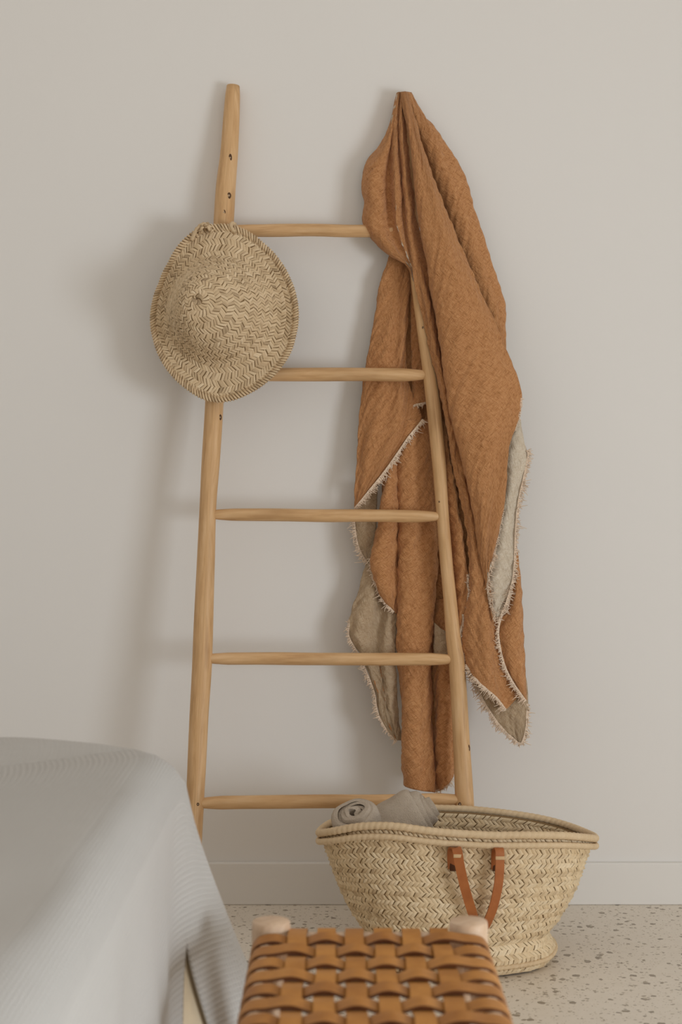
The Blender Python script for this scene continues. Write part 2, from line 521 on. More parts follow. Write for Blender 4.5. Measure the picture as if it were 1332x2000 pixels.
# ------------------------------------------------------------------ straw weave
def stitch_rows(mb, S, rows, pitch, slant, wid, h0, tone_fn, tcap=1.12, mi=0, urange=(0, 2 * math.pi), lift=0.0004):
    """rows: list of (v0, v1, direction); S(u,v) -> points (vectorised), u in radians"""
    tt, cc = np.meshgrid([-1, 0, 1], [-1, 0, 1], indexing='ij')
    tt = tt.ravel(); cc = cc.ravel()
    faces0 = [(0, 3, 4, 1), (1, 4, 5, 2), (3, 6, 7, 4), (4, 7, 8, 5)]
    for (v0, v1, sgn) in rows:
        vm = 0.5 * (v0 + v1)
        uu = np.linspace(urange[0], urange[1], 200)
        p = S(uu, np.full(200, vm)); per = np.sum(np.linalg.norm(np.diff(p, axis=0), axis=1))
        n = max(5, int(per / pitch))
        s = np.concatenate([[0], np.cumsum(np.linalg.norm(np.diff(p, axis=0), axis=1))])
        off = rng.random()
        uc = np.interp((np.arange(n) + off + .28 * (rng.random(n) - .5)) / n * per, s, uu)
        du = np.gradient(np.interp(np.linspace(0, per, 400), s, uu)).mean() * 400 / per     # radians per metre (mean)
        # local radians per metre
        dl = np.gradient(s, uu); rpm = 1.0 / np.maximum(np.interp(uc, uu, dl), 1e-4)
        jw = 1 + 0.22 * (rng.random((n, 1)) - .5); js = 1 + 0.5 * (rng.random((n, 1)) - .5)
        U = uc[:, None] + rpm[:, None] * (sgn * tt[None] * slant * js + cc[None] * wid * 0.5 * jw)
        V = vm + tt[None] * (v1 - v0) * 0.5 * tcap * (1 + 0.12 * (rng.random((n, 1)) - .5))
        Uf, Vf = U.ravel(), np.broadcast_to(V, U.shape).ravel()
        p0 = S(Uf, Vf)
        e = 1e-3
        du_ = S(Uf + e, Vf) - S(Uf - e, Vf); dv_ = S(Uf, Vf + e) - S(Uf, Vf - e)
        N = np.cross(du_, dv_); N /= np.linalg.norm(N, axis=1)[:, None] + 1e-12
        hh = (h0 * (1 - 0.75 * tt ** 2) * (1 - 0.8 * cc ** 2))[None] * (0.75 + 0.5 * rng.random((n, 1))) + lift
        q = p0 + N * hh.ravel()[:, None]
        tone = np.repeat(tone_fn(uc, vm, n), 9)
        faces = [tuple(k * 9 + i for i in f) for k in range(n) for f in faces0]
        mb.add(q, faces, tone=np.clip(tone, 0, 1), mi=mi)


# ------------------------------------------------------------------ hat
hat = thing('straw_hat', tuple(P(428, 784, 0.1)), 'woven straw sun hat hanging crown outward on the left rail', 'hat')
HC = (438.0, 612.0)
OUT = [(385, 449), (399, 441), (416, 441), (450, 441), (480, 452), (515, 478), (545, 510), (565, 545), (577, 580), (581, 620), (576, 655), (565, 690), (545, 720), (520, 745), (490, 765),
       (455, 780), (425, 784), (395, 777), (365, 758), (335, 730), (315, 700), (302, 665), (296, 630), (300, 590), (312, 555), (330, 515), (350, 480), (370, 460)]
ang = np.array([math.atan2(-(y - HC[1]), x - HC[0]) for x, y in OUT]); rr = np.array([math.hypot(x - HC[0], y - HC[1]) for x, y in OUT])
o_ = np.argsort(ang); ang, rr = ang[o_], rr[o_]
ANG = np.concatenate([ang - 2 * math.pi, ang, ang + 2 * math.pi]); RR = np.concatenate([rr, rr, rr])
# key rings: centre px, rx, ry, height (m), blend to the outline
HK = np.array([(384, 583, 0.6, 0.6, .101, 0), (385, 584, 9, 9, .106, 0), (388, 586, 21, 22, .1050, 0), (394, 590, 39, 41, .099, 0), (404, 595, 57, 60, .086, 0),
               (413, 600, 72, 76, .067, 0), (421, 604, 85, 89, .044, 0), (427, 607, 96, 100, .024, .0), (432, 609, 106, 113, .009, .15), (436, 611, 122, 138, .004, .7), (438, 612, 141, 170, .005, 1.0)])
sk = np.zeros(len(HK))
for i in range(1, len(HK)):
    sk[i] = sk[i - 1] + math.hypot((HK[i, 2] + HK[i, 3] - HK[i - 1, 2] - HK[i - 1, 3]) / 2 / 970, HK[i, 4] - HK[i - 1, 4])
HATLEN = sk[-1]; sk /= HATLEN
dense = np.linspace(0, 1, 160)


def smooth_keys(x, xs, ys):
    # monotone-ish cubic Hermite
    m_ = np.gradient(ys, xs)
    i = np.clip(np.searchsorted(xs, x) - 1, 0, len(xs) - 2)
    h = xs[i + 1] - xs[i]; t = (x - xs[i]) / h
    return (2 * t ** 3 - 3 * t ** 2 + 1) * ys[i] + (t ** 3 - 2 * t ** 2 + t) * h * m_[i] + (-2 * t ** 3 + 3 * t ** 2) * ys[i + 1] + (t ** 3 - t ** 2) * h * m_[i + 1]


HD = [smooth_keys(dense, sk, HK[:, k]) for k in range(6)]
HB0 = 0.105


def hat_S(u, v):
    u = np.asarray(u, float); v = np.clip(np.asarray(v, float), 0, 1.0)
    cx, cy, rx, ry, h, bl = [np.interp(v, dense, d) for d in HD]
    a = (u + math.pi) % (2 * math.pi) - math.pi
    R = np.interp(a, ANG, RR)
    k = 0.5 * (rx / 141 + ry / 170)
    ex = (1 - bl) * rx * np.cos(u) + bl * R * k * np.cos(u)
    ey = (1 - bl) * ry * np.sin(u) + bl * R * k * np.sin(u)
    px = cx + ex; py = cy - ey
    edge = np.clip((v - .62) / .38, 0, 1)
    b = HB0 + h + 0.006 * edge * np.sin(3 * u + .8) + .004 * edge * np.sin(5 * u) - 0.014 * edge * np.sin(u) + 0.0006 * np.sin(v * 2 * math.pi * 12)
    b = b + 0.012 * edge * np.cos(u)
    d = CAM_D - b
    return np.stack([(px - 666) / F_PX * d, -b, CAM_H - (py - HZ) / F_PX * d], -1)


hat_W = lambda u, v: hat_S(-np.asarray(u), v)
uu = np.linspace(0, 2 * math.pi, 97)[:-1]; vv = np.linspace(0.0, 1, 70)
VV, UU = np.meshgrid(vv, uu, indexing='ij')
mb = MB()
g = hat_S(UU.ravel(), VV.ravel()).reshape(VV.shape + (3,))
mb.grid(g, closed_v=True)
back = g.copy(); back[..., 1] += 0.0022
mb.grid(back[::-1], closed_v=True)
lin = mb.build('lining', straw_core, hat)
ROW = 0.0098
nrow = int(HATLEN / ROW); nrow -= nrow % 2
edges = np.linspace(0.012, 0.985, nrow + 1)
tone_h = lambda uc, vm, n: 0.52 + 0.55 * (rng.random(n) - .5) + 0.55 * (rng.random(n) - .5) * (rng.random(n) > .6) - 0.25 * (vm < .06)
for k in range(0, nrow, 2):
    mb = MB()
    stitch_rows(mb, hat_W, [(edges[k], edges[k + 1], 1), (edges[k + 1], edges[k + 2], -1)], 0.0066, 0.0034, 0.0057, 0.0030, tone_h, tcap=1.06)
    mb.build('braid_ring', hat_straw, hat)
# bound edge: slanted overcast stitches around a thin core
eu = np.linspace(0, 2 * math.pi, 260, endpoint=False)
ep = hat_S(eu, np.full(260, 0.995))
mb = MB(); mb.tube(ep, 0.0030, 7, closed=True, tone=.25)
mb.build('edge_core', straw_core, hat)
mb = MB()
tot = 170
for i in range(tot):
    u0 = 2 * math.pi * i / tot
    a_ = hat_S([u0 - .028], [0.955])[0]; b_ = hat_S([u0], [0.99])[0]; c_ = hat_S([u0 + .02], [1.0])[0]
    a_[1] -= .0016; b_[1] -= .0046; c_[1] -= .0012
    rad = np.array([c_[0], c_[2]]) - np.array([P(*HC, .1)[0], P(*HC, .1)[2]]); rad /= np.linalg.norm(rad)
    c_[0] += rad[0] * .003; c_[2] += rad[1] * .003
    mb.tube(catmull([a_, b_, c_], 5), [.0016, .0023, .0023, .0022, .0012], 5, tone=random.choice([.15, .3, .42, .5, .62]))
mb.build('edge_binding', hat_straw, hat)
# the hanging cord bunched behind the brim, around the rail
rb = rail_b(445)
cord = catmull([P(374, 470, .10), P(382, 452, .103), P(392, 441, .104), P(402, 438, .100), P(411, 443, .085), P(410, 450, .05), P(436, 452, .022), P(462, 449, .045), P(459, 441, .085), P(455, 436, .097), P(451, 439, .1), P(453, 447, .1), P(460, 455, .1)], 80)
mb = MB(); mb.tube(cord, 0.0042, 8, tone=.35, mod=lambda s, a: 1 + .28 * math.sin(2 * a + s * 700))
mb.build('hanging_cord', hat_straw, hat)
mb = MB()
for i in range(26):
    u0 = random.uniform(0, 1)
    c = P(390 + 24 * u0, 452 - 12 * math.sin(math.pi * u0) + random.uniform(-4, 6), .103 + random.uniform(-.004, .006))
    dv = np.array([random.uniform(-1, 1), random.uniform(-.3, .3), random.uniform(-.6, 1)]) * .006
    mb.tube(catmull([c - dv, c + np.array([0, -.003, .002]), c + dv], 5), [.001, .0022, .0024, .002, .0008], 5, tone=random.uniform(.05, .6))
mb.build('cord_knot', hat_straw, hat)

# ------------------------------------------------------------------ basket
BX, BB = 0.21, 0.362
basket = thing('straw_basket', (BX, -BB, 0.0), 'large woven straw basket with tan leather handles holding towels', 'basket')
BZ = np.array([0.0, .006, .014, .026, .038, .050, .078, .140, .195, .240]) / .240
BRX = np.array([.150, .166, .174, .176, .168, .163, .180, .2125, .232, .2465])
BRY = np.array([.110, .122, .129, .131, .125, .121, .125, .132, .137, .140])
RIMA = np.radians([-180, -155, -125, -105, -90, -60, -30, 0, 30, 60, 90, 120, 150, 180])      # -90 = front
RIMZ = np.array([.222, .238, .266, .262, .249, .250, .232, .212, .214, .228, .238, .236, .226, .222])


def basket_S(u, v, inner=0.0):
    u = np.asarray(u, float); v = np.asarray(v, float)
    a = (u + math.pi) % (2 * math.pi) - math.pi
    vc = np.clip(v, 0, 1.06)
    rx = smooth_keys(np.clip(vc, 0, 1), BZ, BRX) + np.clip(v - 1, 0, 1) * .08
    ry = smooth_keys(np.clip(vc, 0, 1), BZ, BRY) + np.clip(v - 1, 0, 1) * .05
    rz = np.interp(a, RIMA, RIMZ)
    for dd in (.12, -.12, .22, -.22):
        rz = rz + np.interp((a + dd + math.pi) % (2 * math.pi) - math.pi, RIMA, RIMZ)
    rz = rz / 5
    wob = 0.0008 * np.sin(v * 2 * math.pi * 12) + .002 * np.sin(4 * u + 6 * v) + .0018 * np.sin(7 * u - 4 * v)
    e = 2 / 2.25
    c, s = np.cos(u), np.sin(u)
    x = BX + (rx + wob - inner) * np.sign(c) * np.abs(c) ** e
    y = -BB + (ry + wob - inner) * np.sign(s) * np.abs(s) ** e
    sag = 1.0 - np.clip((v - .16) / .84, 0, 1)
    z = vc * ((1 - sag) * rz + sag * .240)
    # the bottom corner rolls out over the floor
    return np.stack([x, y, np.maximum(z, 0.002)], -1)


uu = np.linspace(0, 2 * math.pi, 121)[:-1]; vv = np.linspace(0.0, 1, 60)
VV, UU = np.meshgrid(vv, uu, indexing='ij')
mb = MB()
g = basket_S(UU.ravel(), VV.ravel()).reshape(VV.shape + (3,))
gi = basket_S(UU.ravel(), VV.ravel(), .005).reshape(VV.shape + (3,))
mb.grid(g, closed_v=True, flip=True)
mb.grid(gi, closed_v=True)
bot = np.array([[(BX + f * (p[0] - BX), -BB + f * (p[1] + BB), 0.0035) for p in g[0]] for f in (1.0, .6, .02)])
mb.grid(bot, closed_v=True)
mb.build('shell', straw_core, basket)
NROW = 28
be = np.linspace(0.02, 0.985, NROW + 1)
tone_b = lambda uc, vm, n: 0.56 + 0.60 * (rng.random(n) - .5) + 0.5 * (rng.random(n) - .5) * (rng.random(n) > .75) + 0.15 * math.sin(vm * 41)
S_out = lambda u, v: basket_S(u, v)
for k in range(0, NROW, 2):
    mb = MB()
    stitch_rows(mb, S_out, [(be[k], be[k + 1], 1), (be[k + 1], be[k + 2], -1)], 0.0086, 0.0042, 0.0078, 0.0040, tone_b, tcap=1.10)
    for v_ in mb.v: pass
    mb.build('braid_row', basket_straw, basket)
mb = MB()
S_in = lambda u, v: basket_S(-np.asarray(u), v, .0055)
stitch_rows(mb, S_in, [(be[k], be[k + 1], 1 if k % 2 else -1) for k in range(16, NROW)], 0.0086, 0.0042, 0.0078, 0.0034, tone_b, tcap=1.10)
ob = mb.build('inner_weave', basket_straw, basket); ob['kind'] = 'stuff'
ru = np.linspace(0, 2 * math.pi, 700, endpoint=False)
for (v_, out, rad, dz, ph) in ((1.0, .004, .0068, .004, 0), (.955, .0085, .0056, -.001, 1.0)):
    pth = basket_S(ru, np.full(700, v_), -out); pth[:, 2] += dz
    tones = .5 + .18 * np.repeat(rng.random(175) - .3, 4)
    mb = MB(); mb.tube(pth, rad, 10, closed=True, up=(0, 0, 1), tone=np.repeat(tones, 10),
                       mod=lambda s, a: 0.86 + 0.20 * abs(math.sin(s * 290 + a * 0.5 + ph)) ** 0.6)
    mb.build('rim_rope', rope_straw, basket)
# foot braid at the bottom edge
pth = basket_S(ru, np.full(700, .085), -.003)
mb = MB(); mb.tube(pth, .0045, 8, closed=True, up=(0, 0, 1), tone=np.repeat(.42 + .3 * np.repeat(rng.random(175) - .5, 4), 8), mod=lambda s, a: 0.8 + .28 * abs(math.sin(s * 330 + a * .5)))
mb.build('foot_braid', rope_straw, basket)
# leather handle hanging down in front
fb = BB + .137
handle_path = [P(884, 1697, fb - .001), P(883, 1680, fb + .002), P(883, 1664, fb + .006), P(887, 1657, fb + .014), P(893, 1661, fb + .022), P(898, 1690, fb + .023), P(907, 1730, fb + .020),
               P(917, 1765, fb + .014), P(927, 1795, fb + .010), P(936, 1812, fb + .010), P(945, 1812, fb + .010), P(954, 1796, fb + .012), P(964, 1770, fb + .016), P(973, 1730, fb + .020), P(976, 1695, fb + .022),
               P(976, 1665, fb + .021), P(974, 1657, fb + .014), P(969, 1662, fb + .006), P(968, 1680, fb + .002), P(968, 1697, fb - .001)]
hp = catmull(handle_path, 120)
tan = np.gradient(hp, axis=0); tan /= np.linalg.norm(tan, axis=1)[:, None]
sd = np.zeros_like(hp)
for i in range(120):
    w_ = i / 119
    base = np.array([1.0, -0.10, 0]) if w_ < .5 else np.array([1.0, 0.10, 0])
    blend = max(0.0, 1 - abs(w_ - .5) / .10)
    s_ = np.array([0, 0, 1.0]) if False else base
    s_ = (1 - blend) * s_ + blend * np.array([0.25 if w_ < .5 else -.25, -1.0, 0.6 if w_ < .5 else 0.6])
    if w_ > .5: s_ = s_ if blend < .6 else s_
    sd[i] = s_
# flip continuity: right-hand leg runs upward, so its side vector is kept the same way round
mb = MB(); mb.ribbon(hp[:58], sd[:58], .0165, .0030, tone=.55); mb.ribbon(hp[62:], np.where(True, np.array([1.0, .1, 0]), 0), .0155, .0030, tone=.5)
hd = mb.build('handle', handle_leather, basket, recalc=True, sharp=40)
hd['label'] = 'tan leather strap handle hanging down in front'
mb = MB(); mb.ribbon(hp[54:66], np.array([0, -1.0, 0.35]), .014, .0030, tone=.5)
mb.build('handle_end', handle_leather, basket, recalc=True)
for (x0, y0, x1, y1) in ((891, 1673, 898, 1671), (976.5, 1676, 977, 1676)):
    mb = MB(); i = 0
    c = P((x0 + x1) / 2, (y0 + y1) / 2, fb + .0245)
    mb.box(c - np.array([.0078, .0006, .003]), c + np.array([.0078, .0006, .003]))
    bevel(mb.build('keeper_band', cream_thread, hd), .0006)
for px in (884, 968):
    mb = MB(); c = P(px + 1, 1688, fb + .0005)
    mb.box(c - np.array([.006, .0016, .012]), c + np.array([.006, .0016, .012]))
    bevel(mb.build('stitched_patch', dark_thread, hd), .001)

# ------------------------------------------------------------------ towels
def roll(name, label, end, axis, length, R, turns, th, seed, squash, upv=(0, 0, 1), soft=0.012, dm=.010):
    """rolled towel: spiral sheet extruded along axis starting at end"""
    end = np.asarray(end, float); ax = np.asarray(axis, float); ax /= np.linalg.norm(ax)
    up = np.asarray(upv, float); up = up - ax * np.dot(up, ax); up /= np.linalg.norm(up); sx = np.cross(ax, up)
    t = thing(name, tuple(end + ax * length * .5 - np.array([0, 0, R])), label, 'towel', None)
    n = 30 * turns; mlen = 34
    th0 = np.linspace(0, 1, n)
    # centre line of the spiral
    phi = th0 * turns * 2 * math.pi + seed
    r = .006 + (R - th / 2 - .006) * th0 ** 0.9
    r = r * (1 + .06 * np.sin(2 * phi + seed) + .055 * np.sin(3 * phi + 1.3 * seed) + .03 * np.sin(5 * phi + seed))
    r = r + .0035 * np.array([mnoise.noise((a_ * .9, seed, 1)) for a_ in phi])
    g = []
    half = th * .5 * .90
    prof = []
    for sgn in (1, -1):
        rr_ = r + sgn * half
        seq = range(n) if sgn == 1 else range(n - 1, -1, -1)
        prof += [(rr_[i] * math.cos(phi[i]), rr_[i] * math.sin(phi[i]), i / n) for i in seq]
    prof = np.array(prof)
    rows = []
    for j in range(mlen):
        s = j / (mlen - 1)
        dist = s * length
        # rounded lip at both ends
        lip = min(dist, length - dist)
        k = 1 - (1 - math.sqrt(max(0, 1 - max(0, 1 - lip / soft) ** 2))) * 0.16
        dome = -dm * prof[:, 2] ** 2 * max(0, 1 - dist / .08) + .0035 * np.sin(prof[:, 2] * 17 + seed) * max(0, 1 - dist / .08)
        x = prof[:, 0] * k; y = prof[:, 1] * k * squash
        p = end + ax * (dist - dome)[:, None] + sx * x[:, None] + up * y[:, None]
        nz = np.array([mnoise.noise(tuple(q * 28 + seed)) for q in p])
        rows.append(p + up * (nz * .0035)[:, None] + sx * (nz * .003)[:, None])
    g = np.array(rows)
    mb = MB(); mb.grid(g, closed_v=True)
    m_ = g.shape[1]
    # end caps as strips between the two faces of the sheet
    half_n = n
    for row, flip in ((0, False), (mlen - 1, True)):
        fs = []
        for i in range(half_n - 1):
            f = (i, i + 1, m_ - 2 - i, m_ - 1 - i)
            fs.append(f[::-1] if flip else f)
        mid = g[row].copy()
        mb.add(mid, fs)
    o = mb.build('rolled_sheet', terry, t, recalc=True)
    return t


roll('rolled_towel', 'taupe towel rolled up with its spiral end showing in the basket', P(691, 1585, .405), (0.22, 0.45, -0.80), .10, .049, 4, .0102, -1.0, .88, dm=.004)
roll('rolled_towel', 'taupe towel roll sticking up highest, behind the spiral-ended roll', P(846, 1570, .318), (-0.80, -0.02, -0.52), 0.115, .057, 4, .0125, -1.9, .98, soft=.045, dm=.034)

# ------------------------------------------------------------------ blanket
throw = thing('throw_blanket', tuple(P(820, 1545, .12)), 'rust and cream gauze throw blanket draped over the right rail', 'blanket')
cloth = MB(); fringe = MB()


def sheet(lines, mi=0, absolute=False, nu=None, nv=None, wr=1.0, seed=0.0, raise_=0.0):
    L3 = []
    for li, ln in enumerate(lines):
        c = []
        for (px, py, o) in ln:
            if raise_ and li > 0: o += raise_ * min(1, max(0, (py - 190) / 160)) * (1 - min(1, max(0, (py - 950) / 150)))
            b = o * .01 if absolute else max(rail_b(py) + o * .01, .006)
            c.append(P(px, py, b))
        L3.append(c)
    leng = max(np.sum(np.linalg.norm(np.diff(np.array(c), axis=0), axis=1)) for c in L3)
    nv = nv or max(8, int(leng / .0036))
    L3 = np.array([catmull(c, nv) for c in L3])
    wid = np.max(np.sum(np.linalg.norm(np.diff(L3, axis=0), axis=2), axis=0))
    nu = nu or max(6, int(wid / .0030))
    g = across(L3, nu)
    # normals and fine crinkles
    du = np.gradient(g, axis=0); dv = np.gradient(g, axis=1)
    N = np.cross(du, dv); N /= np.linalg.norm(N, axis=2)[..., None] + 1e-9
    uvs = np.zeros((nu, nv, 2))
    uvs[..., 0] = np.linspace(0, wid, nu)[:, None] + seed; uvs[..., 1] = np.linspace(0, leng, nv)[None] + seed * 2.3
    v0_ = lambda j: min(j, nv - 1 - j) / (nv * .12)
    for i in range(nu):
        for j in range(nv):
            u, v = uvs[i, j]
            a = 0.83 * u + 0.55 * v; bq = -0.55 * u + 0.83 * v
            h = .0024 * mnoise.noise((a * 95, bq * 11, seed * 9)) + .0013 * mnoise.noise((a * 14, bq * 90, seed * 5 + 3)) + .0022 * mnoise.noise((u * 20, v * 12, seed + 7)) + .0065 * mnoise.noise((u * 24 + v * 2.5, v * 2.2, seed * 3 + 1)) * min(1, v0_(j))
            ed = min(1.0, min(j, nv - 1 - j) / 6)
            g[i, j] += N[i, j] * h * wr * (0.3 + .7 * ed)
    g[..., 1] = np.minimum(g[..., 1], -.004)
    # faces turned to the room (-y)
    flip = np.mean(N[..., 1]) > 0
    cloth.grid(g, uvs, mi, flip=flip)
    return g


def frayed(pts, n_per_m=520, length=.010, down=(0, 0, -1), absolute=False, out=None, tone=.5):
    c = np.array([P(px, py, o * .01 if absolute else max(rail_b(py) + o * .01, .008)) for (px, py, o) in pts])
    L = np.sum(np.linalg.norm(np.diff(c, axis=0), axis=1)); n = int(L * n_per_m * 1.7)
    q = catmull(c, max(n, 4))
    tn = np.gradient(q, axis=0); tn /= np.linalg.norm(tn, axis=1)[:, None] + 1e-9
    for i in range(len(q)):
        o = np.array(out if out is not None else (0, 0, -1), float)
        o = o - tn[i] * np.dot(o, tn[i]) * .8
        o /= np.linalg.norm(o) + 1e-9
        l = length * random.uniform(.3, 1.05) * (0.7 + .6 * mnoise.noise((i * .05, L, 1)))
        j1 = np.array([random.gauss(0, .4), random.gauss(-.15, .3), random.gauss(0, .4)])
        j2 = np.array([random.gauss(0, .6), random.gauss(-.1, .4), random.gauss(-.2, .5)])
        p0 = q[i] - o * .002; p1 = q[i] + (o + j1) * l * .5; p2 = q[i] + (o + j2) * l
        for p_ in (p0, p1, p2): p_[1] = min(p_[1], -.003)
        fringe.tube([p0, p1, p2], [.0014, .0012, .0005], 3, caps=False, tone=tone)


# back of the throw, between the ladder and the wall
sheet([[(786, 520, 2.0), (784, 700, 2.6), (762, 850, 3.2), (746, 960, 3.8), (775, 1100, 4.4), (786, 1290, 4.6), (792, 1400, 4.8), (802, 1520, 5)],
       [(810, 520, 1.6), (820, 700, 2.4), (815, 850, 3.0), (810, 960, 3.6), (820, 1100, 4.4), (830, 1290, 4.8), (836, 1400, 5.2), (842, 1525, 5.4)],
       [(834, 520, 2.0), (852, 700, 2.6), (872, 850, 3.2), (882, 960, 3.8), (888, 1100, 4.4), (890, 1290, 4.6), (888, 1400, 4.8), (880, 1505, 5)]], absolute=True, seed=.3)
# small tucked piece by the second rung
sheet([[(800, 520, -3.0), (802, 730, -3.4), (803, 797, -3.2)], [(810, 520, -2.6), (811, 730, -2.9), (812, 791, -2.7)], [(820, 520, -2.8), (821, 730, -3.0), (822, 790, -2.9)], [(832, 520, -3.2), (834, 730, -3.5), (836, 786, -3.3)]], seed=.9)
frayed([(803, 796, -3.1), (812, 791, -2.6), (822, 789, -2.8), (832, 787, -3.1)], length=.009)
# left back fall with its diagonal hem
sheet([[(768, 470, -3.0), (754, 510, -3.2), (743, 560, -3.4), (733, 612, -3.6), (722, 665, -3.6), (715, 705, -3.7), (708, 755, -3.8), (701, 820, -3.8), (697, 880, -3.8), (693, 940, -3.7), (692, 993, -3.6)],
       [(768, 475, -2.4), (757, 510, -2.4), (746, 560, -2.4), (737, 615, -2.4), (728, 668, -2.4), (722, 708, -2.4), (717, 757, -2.5), (712, 818, -2.6), (708, 875, -2.8), (703, 932, -3), (697, 987, -3.1)],
       [(778, 480, -1.8), (772, 515, -1.5), (765, 570, -1.5), (758, 625, -1.5), (752, 675, -1.5), (748, 715, -1.6), (746, 760, -1.8), (742, 812, -1.9), (734, 865, -2.1), (723, 920, -2.4), (706, 977, -2.7)],
       [(788, 490, -1.9), (786, 520, -1.7), (781, 580, -1.7), (776, 635, -1.7), (772, 685, -1.7), (770, 725, -1.8), (770, 765, -1.9), (770, 805, -2.0), (762, 850, -2.2), (746, 900, -2.4), (720, 960, -2.7)],
       [(794, 495, -2.3), (794, 530, -2.1), (790, 590, -2.1), (786, 645, -2.0), (784, 690, -2), (783, 730, -2), (787, 765, -2), (792, 795, -2.1), (788, 835, -2.2), (772, 880, -2.4), (741, 935, -2.6)],
       [(800, 500, -3.2), (802, 540, -3.2), (800, 600, -3.1), (796, 650, -3), (795, 700, -2.9), (798, 740, -2.7), (807, 770, -2.6), (818, 795, -2.5), (824, 818, -2.4), (815, 835, -2.3), (796, 857, -2.3)]], seed=1.7, wr=1.3)
frayed([(693, 993, -3.4), (706, 978, -2.6), (722, 958, -2.5), (741, 935, -2.4), (760, 910, -2.3), (778, 884, -2.2), (797, 856, -2.1), (814, 835, -2.1), (826, 820, -2.2)], length=.0115, out=(.6, -.1, -.6), n_per_m=750)
# folded columns hanging below it
sheet([[(752, 850, -4.4), (744, 920, -4.6), (737, 990, -4.8), (729, 1045, -5), (722, 1088, -5), (726, 1120, -5), (736, 1148, -5), (751, 1175, -5.1), (768, 1194, -5.2)],
       [(758, 850, -3.8), (750, 920, -3.6), (743, 990, -3.6), (736, 1045, -3.6), (730, 1088, -3.8), (734, 1118, -3.9), (743, 1146, -4.2), (756, 1172, -4.5), (770, 1194, -5)],
       [(766, 850, -3.4), (760, 920, -3.0), (756, 990, -2.9), (751, 1045, -2.9), (748, 1088, -3.0), (750, 1118, -3.3), (756, 1146, -3.7), (763, 1170, -4.2), (771, 1196, -5)],
       [(773, 850, -4.2), (771, 920, -4.1), (770, 990, -4), (768, 1045, -4), (767, 1088, -4.2), (767, 1120, -4.4), (768, 1148, -4.6), (770, 1172, -4.9), (773, 1198, -5.2)],
       [(778, 850, -5.4), (777, 920, -5.4), (777, 990, -5.4), (776, 1045, -5.4), (776, 1088, -5.4), (775, 1120, -5.4), (775, 1148, -5.4), (776, 1172, -5.5), (776, 1198, -5.6)]], seed=2.6, wr=1.5)
frayed([(723, 1092, -4.8), (728, 1122, -4.8), (738, 1150, -4.8), (752, 1176, -4.9), (768, 1195, -5)], length=.010, out=(-.6, -.1, -.6))
ys = [820, 900, 1000, 1100, 1200, 1300, 1400, 1480]
colB = [([771, 773, 773, 771, 771, 772, 777, 783, 788], -5.6, 1533), ([775, 776, 775, 774, 774, 776, 781, 787, 793], -4.2, 1537), ([785, 785, 784, 783, 783, 786, 791, 797, 804], -2.9, 1541),
        ([803, 803, 803, 803, 802, 803, 808, 813, 819], -2.4, 1544), ([819, 818, 818, 819, 818, 818, 822, 827, 832], -3.1, 1546), ([832, 832, 834, 835, 832, 830, 834, 838, 842], -3.4, 1547),
        ([843, 843, 845, 846, 842, 840, 844, 847, 849], -4.2, 1548), ([846, 848, 850, 852, 847, 845, 848, 850, 851], -5.8, 1548)]
sheet([[(x, y, o - .0012 * (y - 900)) for x, y in zip(xs, ys + [yb])] for xs, o, yb in colB], seed=3.4, wr=1.5)
sheet([[(845, 1170, -8), (845, 1300, -7.6), (848, 1400, -7.4), (851, 1546, -7.4)], [(851, 1170, -6.8), (851, 1300, -6.4), (854, 1400, -6.2), (856, 1545, -6.2)], [(862, 1170, -5.8), (863, 1300, -5.2), (866, 1400, -5.0), (866, 1541, -5.2)],
       [(876, 1170, -5.8), (877, 1300, -5.4), (880, 1400, -5.2), (878, 1532, -5.4)], [(892, 1170, -7.4), (894, 1300, -7), (894, 1400, -6.8), (886, 1518, -6.6)]], seed=4.2, wr=2.0)
frayed([(852, 1545, -6.6), (866, 1540, -5.2), (878, 1531, -5.4), (885, 1519, -6.4)], length=.010, n_per_m=260, tone=.2)
